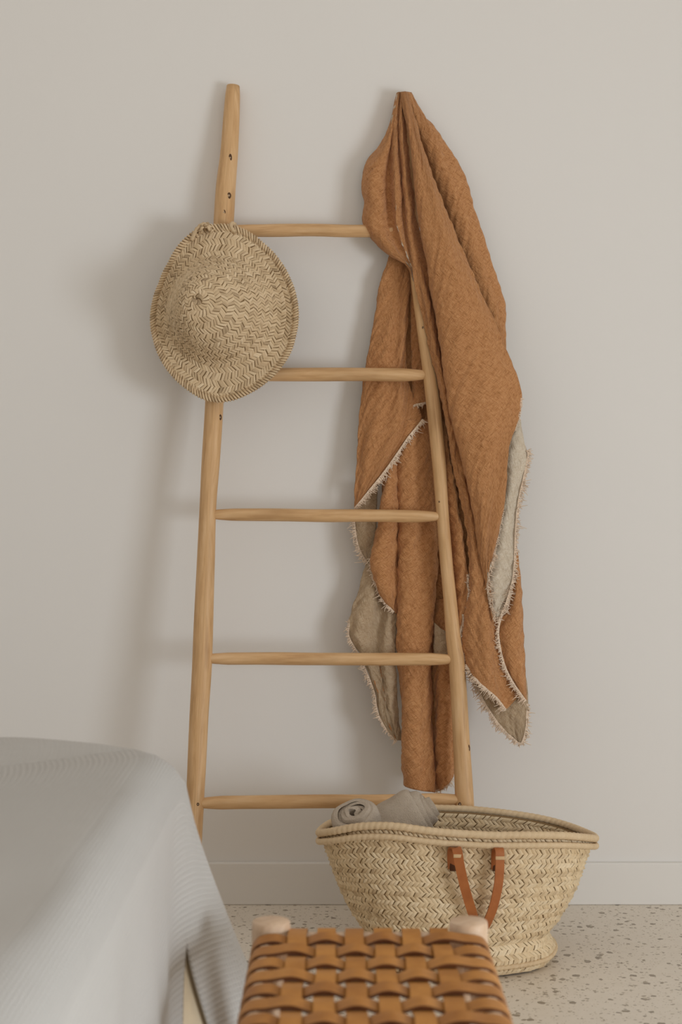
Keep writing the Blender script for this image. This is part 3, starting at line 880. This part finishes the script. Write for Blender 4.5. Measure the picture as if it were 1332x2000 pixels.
# cream reverse: left flaps
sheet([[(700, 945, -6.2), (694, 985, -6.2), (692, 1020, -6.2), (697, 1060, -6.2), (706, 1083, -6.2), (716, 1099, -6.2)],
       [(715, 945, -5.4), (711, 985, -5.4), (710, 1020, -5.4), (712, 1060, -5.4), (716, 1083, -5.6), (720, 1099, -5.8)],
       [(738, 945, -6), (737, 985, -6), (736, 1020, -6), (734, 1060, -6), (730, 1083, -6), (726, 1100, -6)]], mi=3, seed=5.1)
frayed([(692, 1005, -6), (692, 1025, -6), (697, 1060, -6), (706, 1083, -6), (716, 1098, -6)], length=.012, out=(-.8, 0, -.5))
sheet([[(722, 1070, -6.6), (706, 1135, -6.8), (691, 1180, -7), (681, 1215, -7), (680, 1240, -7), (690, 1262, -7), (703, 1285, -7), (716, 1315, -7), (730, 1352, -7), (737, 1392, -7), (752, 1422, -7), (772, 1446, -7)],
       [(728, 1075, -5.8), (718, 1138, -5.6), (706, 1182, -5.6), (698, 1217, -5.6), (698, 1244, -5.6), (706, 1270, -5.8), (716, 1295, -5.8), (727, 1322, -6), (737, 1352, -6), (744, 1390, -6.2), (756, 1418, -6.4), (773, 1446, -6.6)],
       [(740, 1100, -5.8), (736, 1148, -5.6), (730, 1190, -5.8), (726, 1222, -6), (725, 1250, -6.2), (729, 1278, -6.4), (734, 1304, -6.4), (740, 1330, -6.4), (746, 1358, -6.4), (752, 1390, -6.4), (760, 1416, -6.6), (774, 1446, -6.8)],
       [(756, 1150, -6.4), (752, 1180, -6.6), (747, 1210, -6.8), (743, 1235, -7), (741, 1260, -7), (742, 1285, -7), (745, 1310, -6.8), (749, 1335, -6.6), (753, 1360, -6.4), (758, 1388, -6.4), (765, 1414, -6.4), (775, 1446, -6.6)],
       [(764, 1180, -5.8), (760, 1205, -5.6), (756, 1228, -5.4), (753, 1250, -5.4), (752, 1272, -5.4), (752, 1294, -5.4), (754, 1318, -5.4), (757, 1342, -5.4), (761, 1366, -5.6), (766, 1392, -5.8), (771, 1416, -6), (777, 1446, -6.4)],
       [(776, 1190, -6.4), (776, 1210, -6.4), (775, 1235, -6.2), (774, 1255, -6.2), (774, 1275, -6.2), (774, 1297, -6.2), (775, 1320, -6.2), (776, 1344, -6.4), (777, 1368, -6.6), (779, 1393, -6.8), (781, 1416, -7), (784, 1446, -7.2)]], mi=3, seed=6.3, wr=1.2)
frayed([(683, 1210, -6.9), (680, 1240, -6.9), (690, 1262, -6.9), (703, 1285, -6.9), (716, 1315, -6.9), (730, 1352, -6.9), (737, 1392, -6.9), (752, 1422, -6.9), (774, 1447, -6.7)], length=.010, out=(-.7, 0, -.6))
# small cream patch by the rail
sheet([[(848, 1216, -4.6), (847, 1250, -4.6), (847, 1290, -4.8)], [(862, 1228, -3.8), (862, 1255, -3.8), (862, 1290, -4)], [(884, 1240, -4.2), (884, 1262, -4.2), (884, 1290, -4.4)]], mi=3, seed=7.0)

# right flap behind the main fold
sheet([[(788, 179, 1.0), (806, 240, .6), (824, 285, .2), (842, 345, .4), (864, 405, .6), (886, 465, .8), (910, 525, 1.0), (936, 585, 1.2), (960, 640, 1.2), (985, 705, 1.0)],
       [(796, 179, 1.5), (815, 235, 1.4), (832, 280, 1.6), (852, 340, 1.9), (875, 400, 2.0), (896, 460, 1.9), (920, 522, 1.9), (944, 583, 1.9), (964, 640, 1.8), (987, 705, 1.2)],
       [(802, 180, .8), (823, 232, 1.3), (845, 275, 2.0), (868, 335, 2.6), (893, 395, 2.8), (912, 455, 2.6), (935, 520, 2.4), (956, 580, 2.3), (972, 635, 2.0), (988, 705, 1.2)],
       [(803, 180, .6), (825, 228, .9), (850, 265, 1.4), (880, 325, 1.9), (905, 385, 2.1), (923, 445, 2.1), (943, 510, 2.0), (963, 570, 1.9), (978, 625, 1.6), (988, 705, 1.0)],
       [(803, 180, .0), (825.5, 223, .2), (852, 254, .4), (892, 312, .6), (915, 362, .8), (930, 415, .8), (948, 470, .8), (966, 533, .8), (982, 588, .7), (985, 645, .6), (987, 705, .5)],
       [(801, 181, -.8), (822, 224, -.8), (848, 256, -.9), (886, 314, -.9), (909, 365, -.9), (925, 418, -.9), (943, 474, -.9), (962, 537, -.9), (977, 590, -.8), (982, 645, -.6), (984, 705, -.2)]], seed=8.1)
# shaded strip along the rail, ending in the low front hem
sheet([[(797, 480, 1.6), (806, 520, 2.0), (814, 565, 2.0), (824, 620, 2.0), (836, 680, 2.0), (847, 725, 1.8), (858, 775, 1.6), (869, 830, 1.2), (877, 875, .8), (886, 915, .6), (897, 965, .8), (907, 1010, .8), (913, 1070, .8), (915, 1130, .8), (908, 1190, .6), (902, 1250, .4), (910, 1300, .4)],
       [(802, 478, 2.2), (812, 520, 2.6), (822, 565, 2.8), (833, 620, 2.9), (845, 680, 2.9), (857, 725, 2.9), (867, 775, 2.7), (877, 830, 2.5), (884, 875, 2.3), (893, 915, 2.1), (904, 965, 1.9), (914, 1010, 1.9), (921, 1070, 1.9), (925, 1130, 2.1), (922, 1190, 2.3), (922, 1250, 2.4), (928, 1326, 2.2)],
       [(808, 478, 2.0), (820, 520, 2.3), (831, 565, 2.5), (842, 620, 2.6), (854, 680, 2.6), (866, 725, 2.5), (876, 775, 2.3), (886, 830, 2.1), (893, 875, 1.9), (902, 915, 1.8), (913, 965, 1.8), (923, 1010, 1.9), (931, 1070, 2.2), (938, 1130, 2.5), (938, 1190, 2.9), (940, 1250, 3.0), (949, 1346, 2.6)],
       [(816, 478, 1.2), (828, 520, 1.2), (842, 565, 1.2), (853, 620, 1.2), (865, 680, 1.0), (876, 725, .8), (886, 775, .8), (898, 830, .8), (907, 875, .8), (916, 915, .8), (926, 965, 1), (935, 1010, 1.2), (943, 1070, 1.6), (952, 1130, 2), (955, 1190, 2.4), (958, 1260, 2.4), (968, 1362, 2.2)],
       [(826, 478, .6), (840, 520, .6), (855, 565, .6), (866, 620, .6), (878, 680, .6), (888, 725, .6), (898, 775, .6), (910, 830, .6), (920, 875, .6), (930, 915, .6), (940, 965, .6), (949, 1010, .8), (957, 1070, .9), (965, 1130, 1), (970, 1190, 1), (975, 1270, 1), (986, 1386, 1.2)],
       [(838, 478, .2), (852, 520, .2), (867, 565, .2), (878, 620, .2), (890, 680, .2), (900, 725, .2), (910, 775, .2), (922, 830, .2), (934, 875, .2), (944, 915, .2), (956, 965, .2), (967, 1010, .2), (977, 1070, .2), (988, 1130, .2), (996, 1190, .1), (1003, 1270, .1), (1016, 1356, .3)]], seed=9.0, wr=1.3)
frayed([(910, 1298, .6), (920, 1314, 1.4), (930, 1327, 2.3), (949, 1346, 2.7), (968, 1362, 2.3), (978, 1374, 1.8), (987, 1386, 1.3)], length=.012, n_per_m=850, out=(-.5, -.2, -.7))
# inner layer closing the gap behind the strip
sheet([[(846, 700, -3.0), (858, 850, -3.0), (872, 1000, -3.2), (884, 1120, -3.4), (896, 1215, -3.4)], [(870, 700, -1.8), (884, 850, -1.8), (902, 1000, -1.9), (916, 1120, -2.0), (925, 1220, -2.0)],
       [(900, 700, -1.0), (925, 850, -1.0), (950, 1000, -1.0), (975, 1120, -1.0), (990, 1230, -1.0)]], seed=16.5)
# cloth just right of the rail, with its own hem
sheet([[(850, 800, -2.4), (860, 900, -2.4), (868, 1000, -2.4), (876, 1100, -2.4), (882, 1180, -2.4), (889, 1240, -2), (900, 1288, -1.6)],
       [(866, 822, -1.2), (876, 900, -.6), (884, 1000, -.2), (891, 1085, .2), (898, 1150, .4), (897, 1215, .2), (900, 1286, -.4)],
       [(871, 835, -.9), (880, 905, -.3), (890, 980, .1), (898, 1045, .4), (906, 1108, .7), (910, 1158, .7), (904, 1210, .3), (902, 1287, -.2)],
       [(874, 850, -1.6), (885, 918, -1.0), (894, 982, -.6), (902, 1045, -.1), (911, 1110, .2), (915, 1158, .3), (909, 1208, .0), (902, 1245, -.3), (905, 1288, -.6)]], seed=10.2, wr=1.6)
frayed([(911, 1122, .4), (915, 1158, .5), (910, 1185, .4), (906, 1208, .2), (901, 1240, 0), (901, 1262, 0), (906, 1290, -.1)], length=.011, n_per_m=800, out=(.5, -.3, -.5))
sheet([[(896, 1205, .0), (895, 1245, .1), (901, 1285, .1)], [(901, 1200, .5), (899, 1245, .6), (904, 1290, .5)], [(907, 1200, .3), (904, 1248, .3), (910, 1294, .3)]], mi=1, seed=10.9)
# cream reverse at the lower right
sheet([[(906, 1283, -.8), (925, 1330, -.8), (950, 1380, -.8), (980, 1422, -.8), (1009, 1450, -.8)],
       [(940, 1285, -.2), (962, 1340, -.1), (982, 1385, -.1), (1001, 1420, -.3), (1013, 1450, -.6)],
       [(980, 1285, -.3), (1000, 1340, -.2), (1012, 1380, -.0), (1017, 1415, -.2), (1017, 1450, -.5)],
       [(1022, 1285, -.8), (1029, 1340, -.8), (1031, 1380, -.7), (1028, 1420, -.7), (1021, 1450, -.7)]], mi=3, seed=11.5, wr=1.4)
frayed([(908, 1290, -.7), (925, 1330, -.7), (950, 1380, -.7), (980, 1422, -.7), (1010, 1450, -.7)], length=.011, n_per_m=700, out=(-.6, -.1, -.7), tone=.3)
frayed([(1030, 1375, -.6), (1028, 1420, -.6), (1020, 1450, -.6), (1012, 1451, -.6)], length=.011, n_per_m=700, out=(.4, 0, -.8), tone=.3)
# right hanging rust tail
sheet([[(1000, 1050, .4), (999, 1130, .6), (990, 1180, .8), (975, 1213, 1.1), (973, 1245, 1.2), (983, 1295, 1.2), (1000, 1332, 1.1), (1026, 1370, .8)],
       [(1003, 1052, .6), (1005, 1130, 1.2), (1000, 1185, 1.6), (991, 1225, 1.9), (991, 1260, 2), (998, 1302, 1.8), (1009, 1334, 1.4), (1027, 1369, .9)],
       [(1006, 1054, .6), (1011, 1130, 1.2), (1011, 1190, 1.5), (1009, 1245, 1.7), (1012, 1290, 1.6), (1017, 1322, 1.3), (1022, 1345, 1.1), (1028, 1368, .8)],
       [(1009, 1060, .0), (1017.5, 1135, .0), (1021.5, 1205, .0), (1025, 1270, .0), (1027, 1320, .0), (1028.5, 1345, .1), (1029, 1366, .2)]], seed=12.4)
frayed([(1002, 1128, .8), (992, 1178, 1.0), (977, 1210, 1.3), (973, 1243, 1.4), (983, 1294, 1.4), (1000, 1331, 1.3), (1026, 1369, 1)], length=.011, n_per_m=750, out=(-.6, -.3, -.5))
# cream reverse flap turned out under the main fold
sheet([[(1008, 800, 2.0), (994, 850, 2.2), (984, 890, 2.2), (982, 940, 2.0), (976, 990, 1.8), (966, 1040, 1.6), (958, 1090, 1.4), (957, 1140, 1.3), (963, 1205, 1.3)],
       [(1013, 812, 2.2), (1004, 850, 2.6), (999, 890, 2.8), (997, 940, 2.6), (991, 990, 2.4), (983, 1040, 2.2), (976, 1090, 2.0), (972, 1140, 1.8), (968, 1208, 1.5)],
       [(1017, 822, 2.0), (1014, 853, 2.2), (1013, 890, 2.2), (1008, 940, 1.9), (1002, 990, 1.8), (997, 1040, 1.7), (992, 1090, 1.7), (986, 1140, 1.7), (972, 1210, 1.5)],
       [(1018, 832, 1.4), (1024, 860, 1.4), (1032, 888, 1.4), (1023, 935, 1.4), (1014, 975, 1.2), (1008, 1030, 1.2), (1006, 1085, 1.2), (1002, 1132, 1.2), (978, 1211, 1.3)]], mi=1, seed=13.3, wr=1.5)
frayed([(1030, 880, 1.5), (1032, 890, 1.5), (1023, 935, 1.5), (1014, 975, 1.4), (1008, 1030, 1.4), (1006, 1085, 1.4), (1002, 1132, 1.4), (990, 1175, 1.5), (975, 1211, 1.5)], length=.011, n_per_m=600, out=(.8, -.1, -.4), tone=.7)
# bunched folds at the upper left
sheet([[(774, 183, -.6), (763, 228, -1.2), (750, 264, -1.6), (736, 289, -1.6), (715, 312, -1.6), (707.5, 340, -1.6), (707, 370, -1.6), (711, 397, -1.5), (707.5, 425, -1.5), (713, 448, -1.3), (735, 475, -1.1), (757, 497, -.9), (780, 509, -.4), (797, 522, .4), (806, 548, .8)],
       [(774.5, 181.5, .2), (764, 230, .2), (751, 268, .2), (735, 295, .3), (716, 320, .2), (709, 345, .2), (709, 372, .2), (713, 398, .4), (709.5, 426, .3), (716, 449, .5), (738, 476, .7), (760, 497, .8), (782, 509, 1), (798, 522, 1.2), (806, 548, 1)],
       [(775, 181, .9), (766, 232, 1.3), (753, 276, 1.8), (737, 308, 2.4), (725, 338, 2.8), (723, 370, 2.6), (728, 399, 2.9), (722, 428, 2.7), (729, 450, 2.5), (749, 475, 2.2), (768, 493, 1.8), (786, 507, 1.6), (799, 522, 1.5), (807, 548, 1.2)],
       [(776, 180.5, 1.2), (767, 235, 1.9), (757, 286, 2.4), (748, 322, 2.6), (743, 352, 2.4), (744, 382, 2.7), (747, 410, 3.3), (742, 434, 3.0), (751, 457, 2.6), (766, 477, 2.3), (779, 493, 1.9), (791, 507, 1.7), (801, 523, 1.6), (807, 548, 1.3)],
       [(777, 180, 1.3), (768, 236, 1.4), (762, 290, 1.2), (759, 330, .9), (758, 370, .9), (761, 410, 1.2), (763, 438, 1.4), (770, 463, 1.6), (779, 481, 1.6), (787, 495, 1.6), (796, 510, 1.6), (803, 526, 1.6), (808, 549, 1.3)],
       [(779, 179.5, 1.7), (772, 236, 2.5), (769, 290, 3.1), (768, 340, 3.5), (769, 390, 3.6), (771, 430, 3.5), (776, 455, 3.2), (782, 474, 2.8), (788, 489, 2.4), (795, 503, 2.1), (800, 515, 1.9), (805, 530, 1.7), (808, 550, 1.3)],
       [(780.5, 179.5, 1.7), (777, 236, 2.4), (776, 290, 2.8), (778, 340, 3.2), (780, 390, 3.2), (783, 430, 3.1), (787, 455, 2.9), (791, 474, 2.6), (795, 489, 2.3), (800, 503, 2.0), (804, 515, 1.9), (808, 532, 1.7), (810, 551, 1.3)],
       [(782, 179.5, 1.6), (779, 236, 1.5), (780, 290, 1.5), (784, 340, 1.5), (787, 390, 1.5), (790, 430, 1.6), (793, 455, 1.7), (796, 474, 1.7), (800, 490, 1.7), (804, 505, 1.7), (807, 518, 1.6), (810, 533, 1.5), (813, 553, 1.2)],
       [(784, 179, 2.0), (784, 236, 2.7), (786, 290, 3.1), (790, 340, 3.3), (793, 390, 3.3), (797, 430, 3.2), (800, 460, 3.0), (803, 480, 2.8), (806, 498, 2.6), (809, 515, 2.4), (812, 530, 2.2), (815, 546, 2), (818, 562, 1.6)],
       [(786, 179, 2.0), (788, 236, 2.4), (791, 290, 2.7), (796, 340, 2.8), (801, 390, 2.9), (806, 430, 2.8), (810, 460, 2.6), (813, 480, 2.5), (816, 498, 2.4), (819, 515, 2.2), (822, 530, 2.1), (825, 546, 2), (828, 562, 1.6)],
       [(789, 179, 1.6), (795, 236, 1.2), (800, 290, 1.0), (807, 340, .9), (814, 390, .9), (820, 430, .9), (826, 460, .9), (830, 480, .9), (834, 500, .9), (838, 517, .8), (842, 532, .8), (846, 548, .8), (850, 564, .8)]], seed=14.6, wr=.8)
# main front fold
sheet([[(783, 181, 1.6), (790, 225, 1.6), (799, 270, 1.4), (803, 300, 1.4), (811, 350, 1.2), (819, 400, 1.2), (829, 460, 1.2), (839, 510, 1.2), (847, 560, 1.2), (856, 620, 1.2), (864, 680, 1.2), (872, 740, 1.2), (880, 790, 1.2), (891, 840, 1.2), (906, 900, 1.2), (919, 950, 1.2), (929, 1000, 1.2), (938, 1060, 1.4), (946, 1110, 1.8), (958, 1170, 2.2), (966, 1212, 2.2)],
       [(782, 180, 2.2), (788.5, 225, 2.8), (797, 270, 2.8), (800, 300, 2.8), (808, 350, 2.8), (815.5, 400, 2.8), (825, 460, 2.9), (834.5, 510, 3), (842, 560, 3), (851, 620, 3), (858.5, 680, 3), (866.5, 740, 3), (874, 790, 3), (885.5, 840, 3), (900.5, 900, 2.8), (913.5, 950, 2.8), (924, 1000, 2.8), (933, 1060, 2.8), (942, 1110, 2.8), (956, 1170, 2.7), (965, 1210, 2.4)],
       [(786, 179, 2.7), (795, 225, 3.5), (805, 270, 3.9), (810, 300, 4.1), (820, 350, 4.3), (829, 400, 4.5), (841, 460, 4.6), (852, 510, 4.8), (862, 560, 4.9), (872, 620, 5.1), (880, 680, 5.1), (888, 740, 5.1), (896, 790, 5.1), (906, 840, 4.9), (919, 900, 4.6), (930, 950, 4.4), (938, 1000, 4.2), (944, 1060, 4), (950, 1110, 3.8), (958, 1160, 3.3), (965, 1207, 2.6)],
       [(791, 178.5, 2.7), (802, 225, 3.6), (814, 270, 4.1), (822, 300, 4.4), (835, 350, 4.7), (848, 400, 5.0), (865, 460, 5.2), (881, 510, 5.4), (896, 560, 5.6), (911, 620, 5.9), (924, 680, 6.1), (934, 740, 6.2), (942, 790, 6.0), (948, 840, 5.8), (953, 900, 5.4), (955, 950, 5.0), (955, 1000, 4.7), (955, 1060, 4.1), (955, 1100, 3.7), (958, 1140, 3.2), (964, 1192, 2.7)],
       [(794, 179, 2.4), (807, 226, 3.1), (819, 270, 3.6), (828, 300, 3.9), (845, 350, 4.2), (862, 400, 4.4), (882, 460, 4.6), (902, 512, 4.8), (923, 565, 5.0), (945, 622, 5.1), (964, 680, 5.2), (980, 735, 5.2), (988, 785, 5.1), (985, 835, 5.0), (977, 890, 4.9), (973, 945, 4.5), (968, 1000, 4.2), (962, 1050, 3.8), (957, 1090, 3.5), (954, 1130, 3.1), (960, 1178, 2.7)],
       [(796, 179.5, 1.7), (811, 230, 2.2), (823, 274, 2.5), (832, 303, 2.7), (849.5, 350, 3.0), (868, 396, 3.2), (891, 455, 3.4), (917, 515, 3.6), (943, 575, 3.8), (969, 635, 3.9), (994, 695, 3.8), (1013, 745, 3.7), (1019.5, 776, 3.6), (1014, 812, 3.7), (1000, 850, 4), (991, 890, 4.1), (989, 940, 3.9), (984, 990, 3.6), (974, 1040, 3.3), (964, 1085, 3.1), (952, 1120, 2.9), (954, 1165, 2.7)]], seed=15.8, raise_=1.3)
frayed([(1019, 778, 5.0), (1014, 812, 5.1), (1004, 842, 5.2)], length=.007, n_per_m=300, out=(1, -.1, -.2))
frayed([(984, 990, 3.8), (974, 1040, 3.5), (964, 1085, 3.3)], length=.006, n_per_m=300, out=(1, -.1, -.2))
frayed([(966, 1082, 3.3), (954, 1115, 3.2), (952, 1140, 3.1), (955, 1170, 3), (966, 1211, 2.7)], length=.011, n_per_m=800, out=(.3, -.4, -.5))
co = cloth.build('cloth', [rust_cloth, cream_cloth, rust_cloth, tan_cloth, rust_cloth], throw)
so = co.modifiers.new('thickness', 'SOLIDIFY'); so.thickness = 0.0012; so.offset = -1; so.material_offset = 1; so.use_rim = True
fo = fringe.build('frayed_hem', fringe_thread, throw); fo['kind'] = 'stuff'

# ------------------------------------------------------------------ stool
SX0, SX1, SZ = -0.092, 0.1655, 0.298
SY0 = -(CAM_D - 1.957); SY1 = SY0 - 0.47
stool = thing('leather_stool', ((SX0 + SX1) / 2, (SY0 + SY1) / 2, 0), 'low wooden stool with a seat of woven tan leather straps', 'stool')
for (x, y) in ((SX0 + .003, SY0), (SX1 - .003, SY0), (SX0 + .003, SY1), (SX1 - .003, SY1)):
    zs = [0, .004, .1, .2, SZ - .004, SZ + .0045, SZ + .006]
    rs = [.020, .0215, .0225, .0238, .0248, .0240, .0225]
    mb = MB(); mb.tube([(x, y, z) for z in zs], rs, 24, uvo=(x * 9, y * 3), up=(1, 0, 0))
    mb.build('post', pale_wood, stool, recalc=True)
RZ = SZ - .026
for (a, b) in (((SX0, SY0, RZ), (SX0, SY1, RZ)), ((SX1, SY0, RZ), (SX1, SY1, RZ)), ((SX0, SY0, RZ), (SX1, SY0, RZ)), ((SX0, SY1, RZ), (SX1, SY1, RZ))):
    mb = MB(); mb.tube(np.linspace(a, b, 8), .017, 16, uvo=(a[0] * 7, a[1] * 5), up=(0, 0, 1)); mb.build('seat_rail', pale_wood, stool, recalc=True)
for (a, b) in (((SX0, SY0, .09), (SX0, SY1, .09)), ((SX1, SY0, .09), (SX1, SY1, .09)), ((SX0, SY0, .12), (SX1, SY0, .12)), ((SX0, SY1, .12), (SX1, SY1, .12))):
    mb = MB(); mb.tube(np.linspace(a, b, 8), .011, 12, uvo=(a[0] * 7, a[1] * 5), up=(0, 0, 1)); mb.build('stretcher', pale_wood, stool, recalc=True)
colx = [-0.0540 + .0357 * k for k in range(6)]
rowy = [SY0 - .040 - .0485 * k for k in range(8)]
TH = .0036; TOP = RZ + .017 + TH * .5 + .001; AMP = .0042
R_ = .017 + TH * .6
for k, x in enumerate(colx):
    pts = []
    for a in np.radians([-150, -110, -60, -20, 20, 55]):          # wrap the back rail
        pts.append((x, SY0 + R_ * math.cos(a), RZ + R_ * math.sin(a)))
    pts = [(x, SY0 + .012 - .02, RZ - R_ - .002)] + [(x, SY0 + R_ * math.cos(a), RZ + R_ * math.sin(a)) for a in np.radians([-80, -40, 0, 40, 75])]
    for i, y in enumerate(rowy):
        over = (i + k) % 2 == 0            # weft over this column -> column dips
        weft_over = (i % 2 == 0) == (k % 2 == 1)
        pts.append((x + random.uniform(-.0012, .0012), y, TOP - .002 + (-AMP if weft_over else AMP)))
    pts += [(x, SY1 - R_ * math.cos(a), RZ + R_ * math.sin(a)) for a in np.radians([75, 40, 0, -40, -80])]
    mb = MB(); mb.ribbon(catmull(pts, 130), (1, 0, 0), .0235, TH, tone=random.uniform(.45, .8), crown=.08, edge=1)
    mb.build('lengthwise_strap', [strap_leather, strap_edge], stool, recalc=True, sharp=40)
for i, y in enumerate(rowy):
    pts = [(SX0 - R_ * math.cos(a), y, RZ + R_ * math.sin(a)) for a in np.radians([-80, -40, 0, 40, 70])]
    pts.append((SX0 + .012, y, TOP + .0005))
    for k, x in enumerate(colx):
        weft_over = (i % 2 == 0) == (k % 2 == 1)
        pts.append((x, y + random.uniform(-.001, .001), TOP - .002 + (AMP + .001 if weft_over else -AMP)))
    pts.append((SX1 - .012, y, TOP + .0005))
    pts += [(SX1 + R_ * math.cos(a), y, RZ + R_ * math.sin(a)) for a in np.radians([70, 40, 0, -40, -80])]
    mb = MB(); mb.ribbon(catmull(pts, 150), (0, -1, -.10), .0262, TH, tone=random.uniform(.35, .7), crown=.08, edge=1)
    mb.build('crosswise_strap', [strap_leather, strap_edge], stool, recalc=True, sharp=40)
    # shorter strap turned round the side rails between two rows
    if i < 7:
        yy = y - .0243
# ------------------------------------------------------------------ bed and bedspread
BXR, BYF, BXL, BYN = -0.205, -(CAM_D - 2.155), -1.95, -3.05
bed = thing('bed', ((BXR + BXL) / 2, (BYF + BYN) / 2, 0), 'low bed standing under the white bedspread', 'bed')
mb = MB(); mb.box((BXL + .05, BYN + .05, .08), (BXR - .022, BYF - .03, .27)); bevel(mb.build('bed_base', beige_linen, bed, smooth=False), .02, 3)
mb = MB(); mb.box((BXL + .05, BYN + .05, .272), (BXR - .035, BYF - .035, .468)); bevel(mb.build('mattress', beige_linen, bed, smooth=False), .045, 4)
for x in (BXL + .15, BXR - .15):
    for y in (BYN + .15, BYF - .15):
        mb = MB(); mb.tube([(x, y, 0), (x, y, .04), (x, y, .081)], [.02, .024, .026], 12, up=(1, 0, 0)); mb.build('leg', pale_wood, bed, recalc=True)
RC = .075
per = []; nor = []
y = BYN
for y in np.linspace(BYN, BYF - RC, 90, endpoint=False): per.append((BXR, y)); nor.append((1, 0))
for a in np.linspace(0, math.pi / 2, 34): per.append((BXR - RC + RC * math.cos(a), BYF - RC + RC * math.sin(a))); nor.append((math.cos(a), math.sin(a)))
for x in np.linspace(BXR - RC, BXL, 60)[1:]: per.append((x, BYF)); nor.append((0, 1))
per = np.array(per); nor = np.array(nor)
ps = np.concatenate([[0], np.cumsum(np.linalg.norm(np.diff(per, axis=0), axis=1))])
S_CORNER = (BYF - RC - BYN) + RC * math.pi / 4
S_SLIT = (BYF - .22 - BYN)
BTOP = 0.512


def spread_pt(s, t):
    """t<0: on top (0 .. -1 towards the middle), t in 0..1: rounded edge and fall"""
    x = np.interp(s, ps, per[:, 0]); y = np.interp(s, ps, per[:, 1]); nx = np.interp(s, ps, nor[:, 0]); ny = np.interp(s, ps, nor[:, 1])
    l = math.hypot(nx, ny); nx /= l; ny /= l
    near = math.exp(-((s - S_CORNER) / .13) ** 2)
    r = .045 + .035 * near
    if t <= 0:
        k = -t
        cx, cy = -1.1, -2.05
        x0, y0 = x - nx * r, y - ny * r
        px = x0 + (cx - x0) * k; py = y0 + (cy - y0) * k
        z = BTOP - .018 * near * (1 - k) ** 8 + .004 * mnoise.noise((px * 3.5, py * 3.5, 2)) + .0025 * mnoise.noise((px * 9, py * 9, 5))
        return (px, py, z)
    ztop = BTOP - .018 * near
    if t < .25:
        a = t / .25 * math.pi / 2
        return (x - nx * r * (1 - math.sin(a)), y - ny * r * (1 - math.sin(a)), ztop - r * (1 - math.cos(a)) + .003 * mnoise.noise((x * 5, y * 5, 2)))
    f = (t - .25) / .75
    z0 = ztop - r
    z = z0 + (.045 - z0) * f
    flare = .15 * near * f ** 1.15
    flare += .010 * f + f * .016 * (math.sin(s * 17 + .6) + .5 * math.sin(s * 31)) * (1 - near)
    flare += .006 * f * mnoise.noise((s * 6, f * 3, 0))
    return (x + nx * flare, y + ny * flare, z)


tops = [-1, -.8, -.6, -.45, -.32, -.22, -.14, -.09, -.05, -.02, 0, .06, .12, .18, .25] + list(np.linspace(.29, 1, 26))
mb = MB()


def slit_w(t):
    return .0 if t < .58 else .055 * ((t - .58) / .42) ** .8


for side in (0, 1):
    if side == 0: base_s = np.concatenate([np.linspace(0, S_SLIT - .3, 70), np.linspace(S_SLIT - .29, S_SLIT, 40)])
    else: base_s = np.concatenate([np.linspace(S_SLIT, S_SLIT + .45, 70), np.linspace(S_SLIT + .47, ps[-1], 50)])
    g = np.zeros((len(tops), len(base_s), 3)); uv = np.zeros((len(tops), len(base_s), 2))
    for i, t in enumerate(tops):
        w_ = slit_w(t)
        for j, s in enumerate(base_s):
            infl = max(0, 1 - abs(s - S_SLIT) / .2) ** 2
            ss = s + (-1 if side == 0 else 1) * w_ * infl
            p = np.array(spread_pt(ss, t))
            if side == 0: p[0] += .012 * infl * max(0, t - .58)
            g[i, j] = p; uv[i, j] = (s, (t if t < 0 else t * .55))
    mb.grid(g, uv, flip=False)
spread = mb.build('bedspread', white_waffle, None, recalc=False)
import bmesh
bm_ = bmesh.new(); bm_.from_mesh(spread.data); bmesh.ops.remove_doubles(bm_, verts=bm_.verts, dist=1e-5); bm_.to_mesh(spread.data); bm_.free()
spread['label'] = 'white waffle weave bedspread draped over the bed to the floor'; spread['category'] = 'bedspread'
sm = spread.modifiers.new('thickness', 'SOLIDIFY'); sm.thickness = .003; sm.offset = 0

# beige sheet added behind the bedspread slit so its gap reads as lit tan
mb = MB()
gv = []
for t in np.linspace(.36, .98, 14):
    row = []
    for q in np.linspace(S_SLIT - .14, S_SLIT + .16, 26):
        a_ = np.array(spread_pt(q, t)); k_ = np.interp(q, ps, nor[:, 0]); l_ = np.interp(q, ps, nor[:, 1]); n_ = math.hypot(k_, l_)
        row.append(a_ - np.array([k_ / n_, l_ / n_, 0]) * .010)
    gv.append(row)
mb.grid(np.array(gv)); vo = mb.build('slit_backing', beige_linen, bed); vo['label'] = 'beige sheet added behind the slit of the bedspread'
vm = vo.modifiers.new('thickness', 'SOLIDIFY'); vm.thickness = .0015; vm.offset = 0
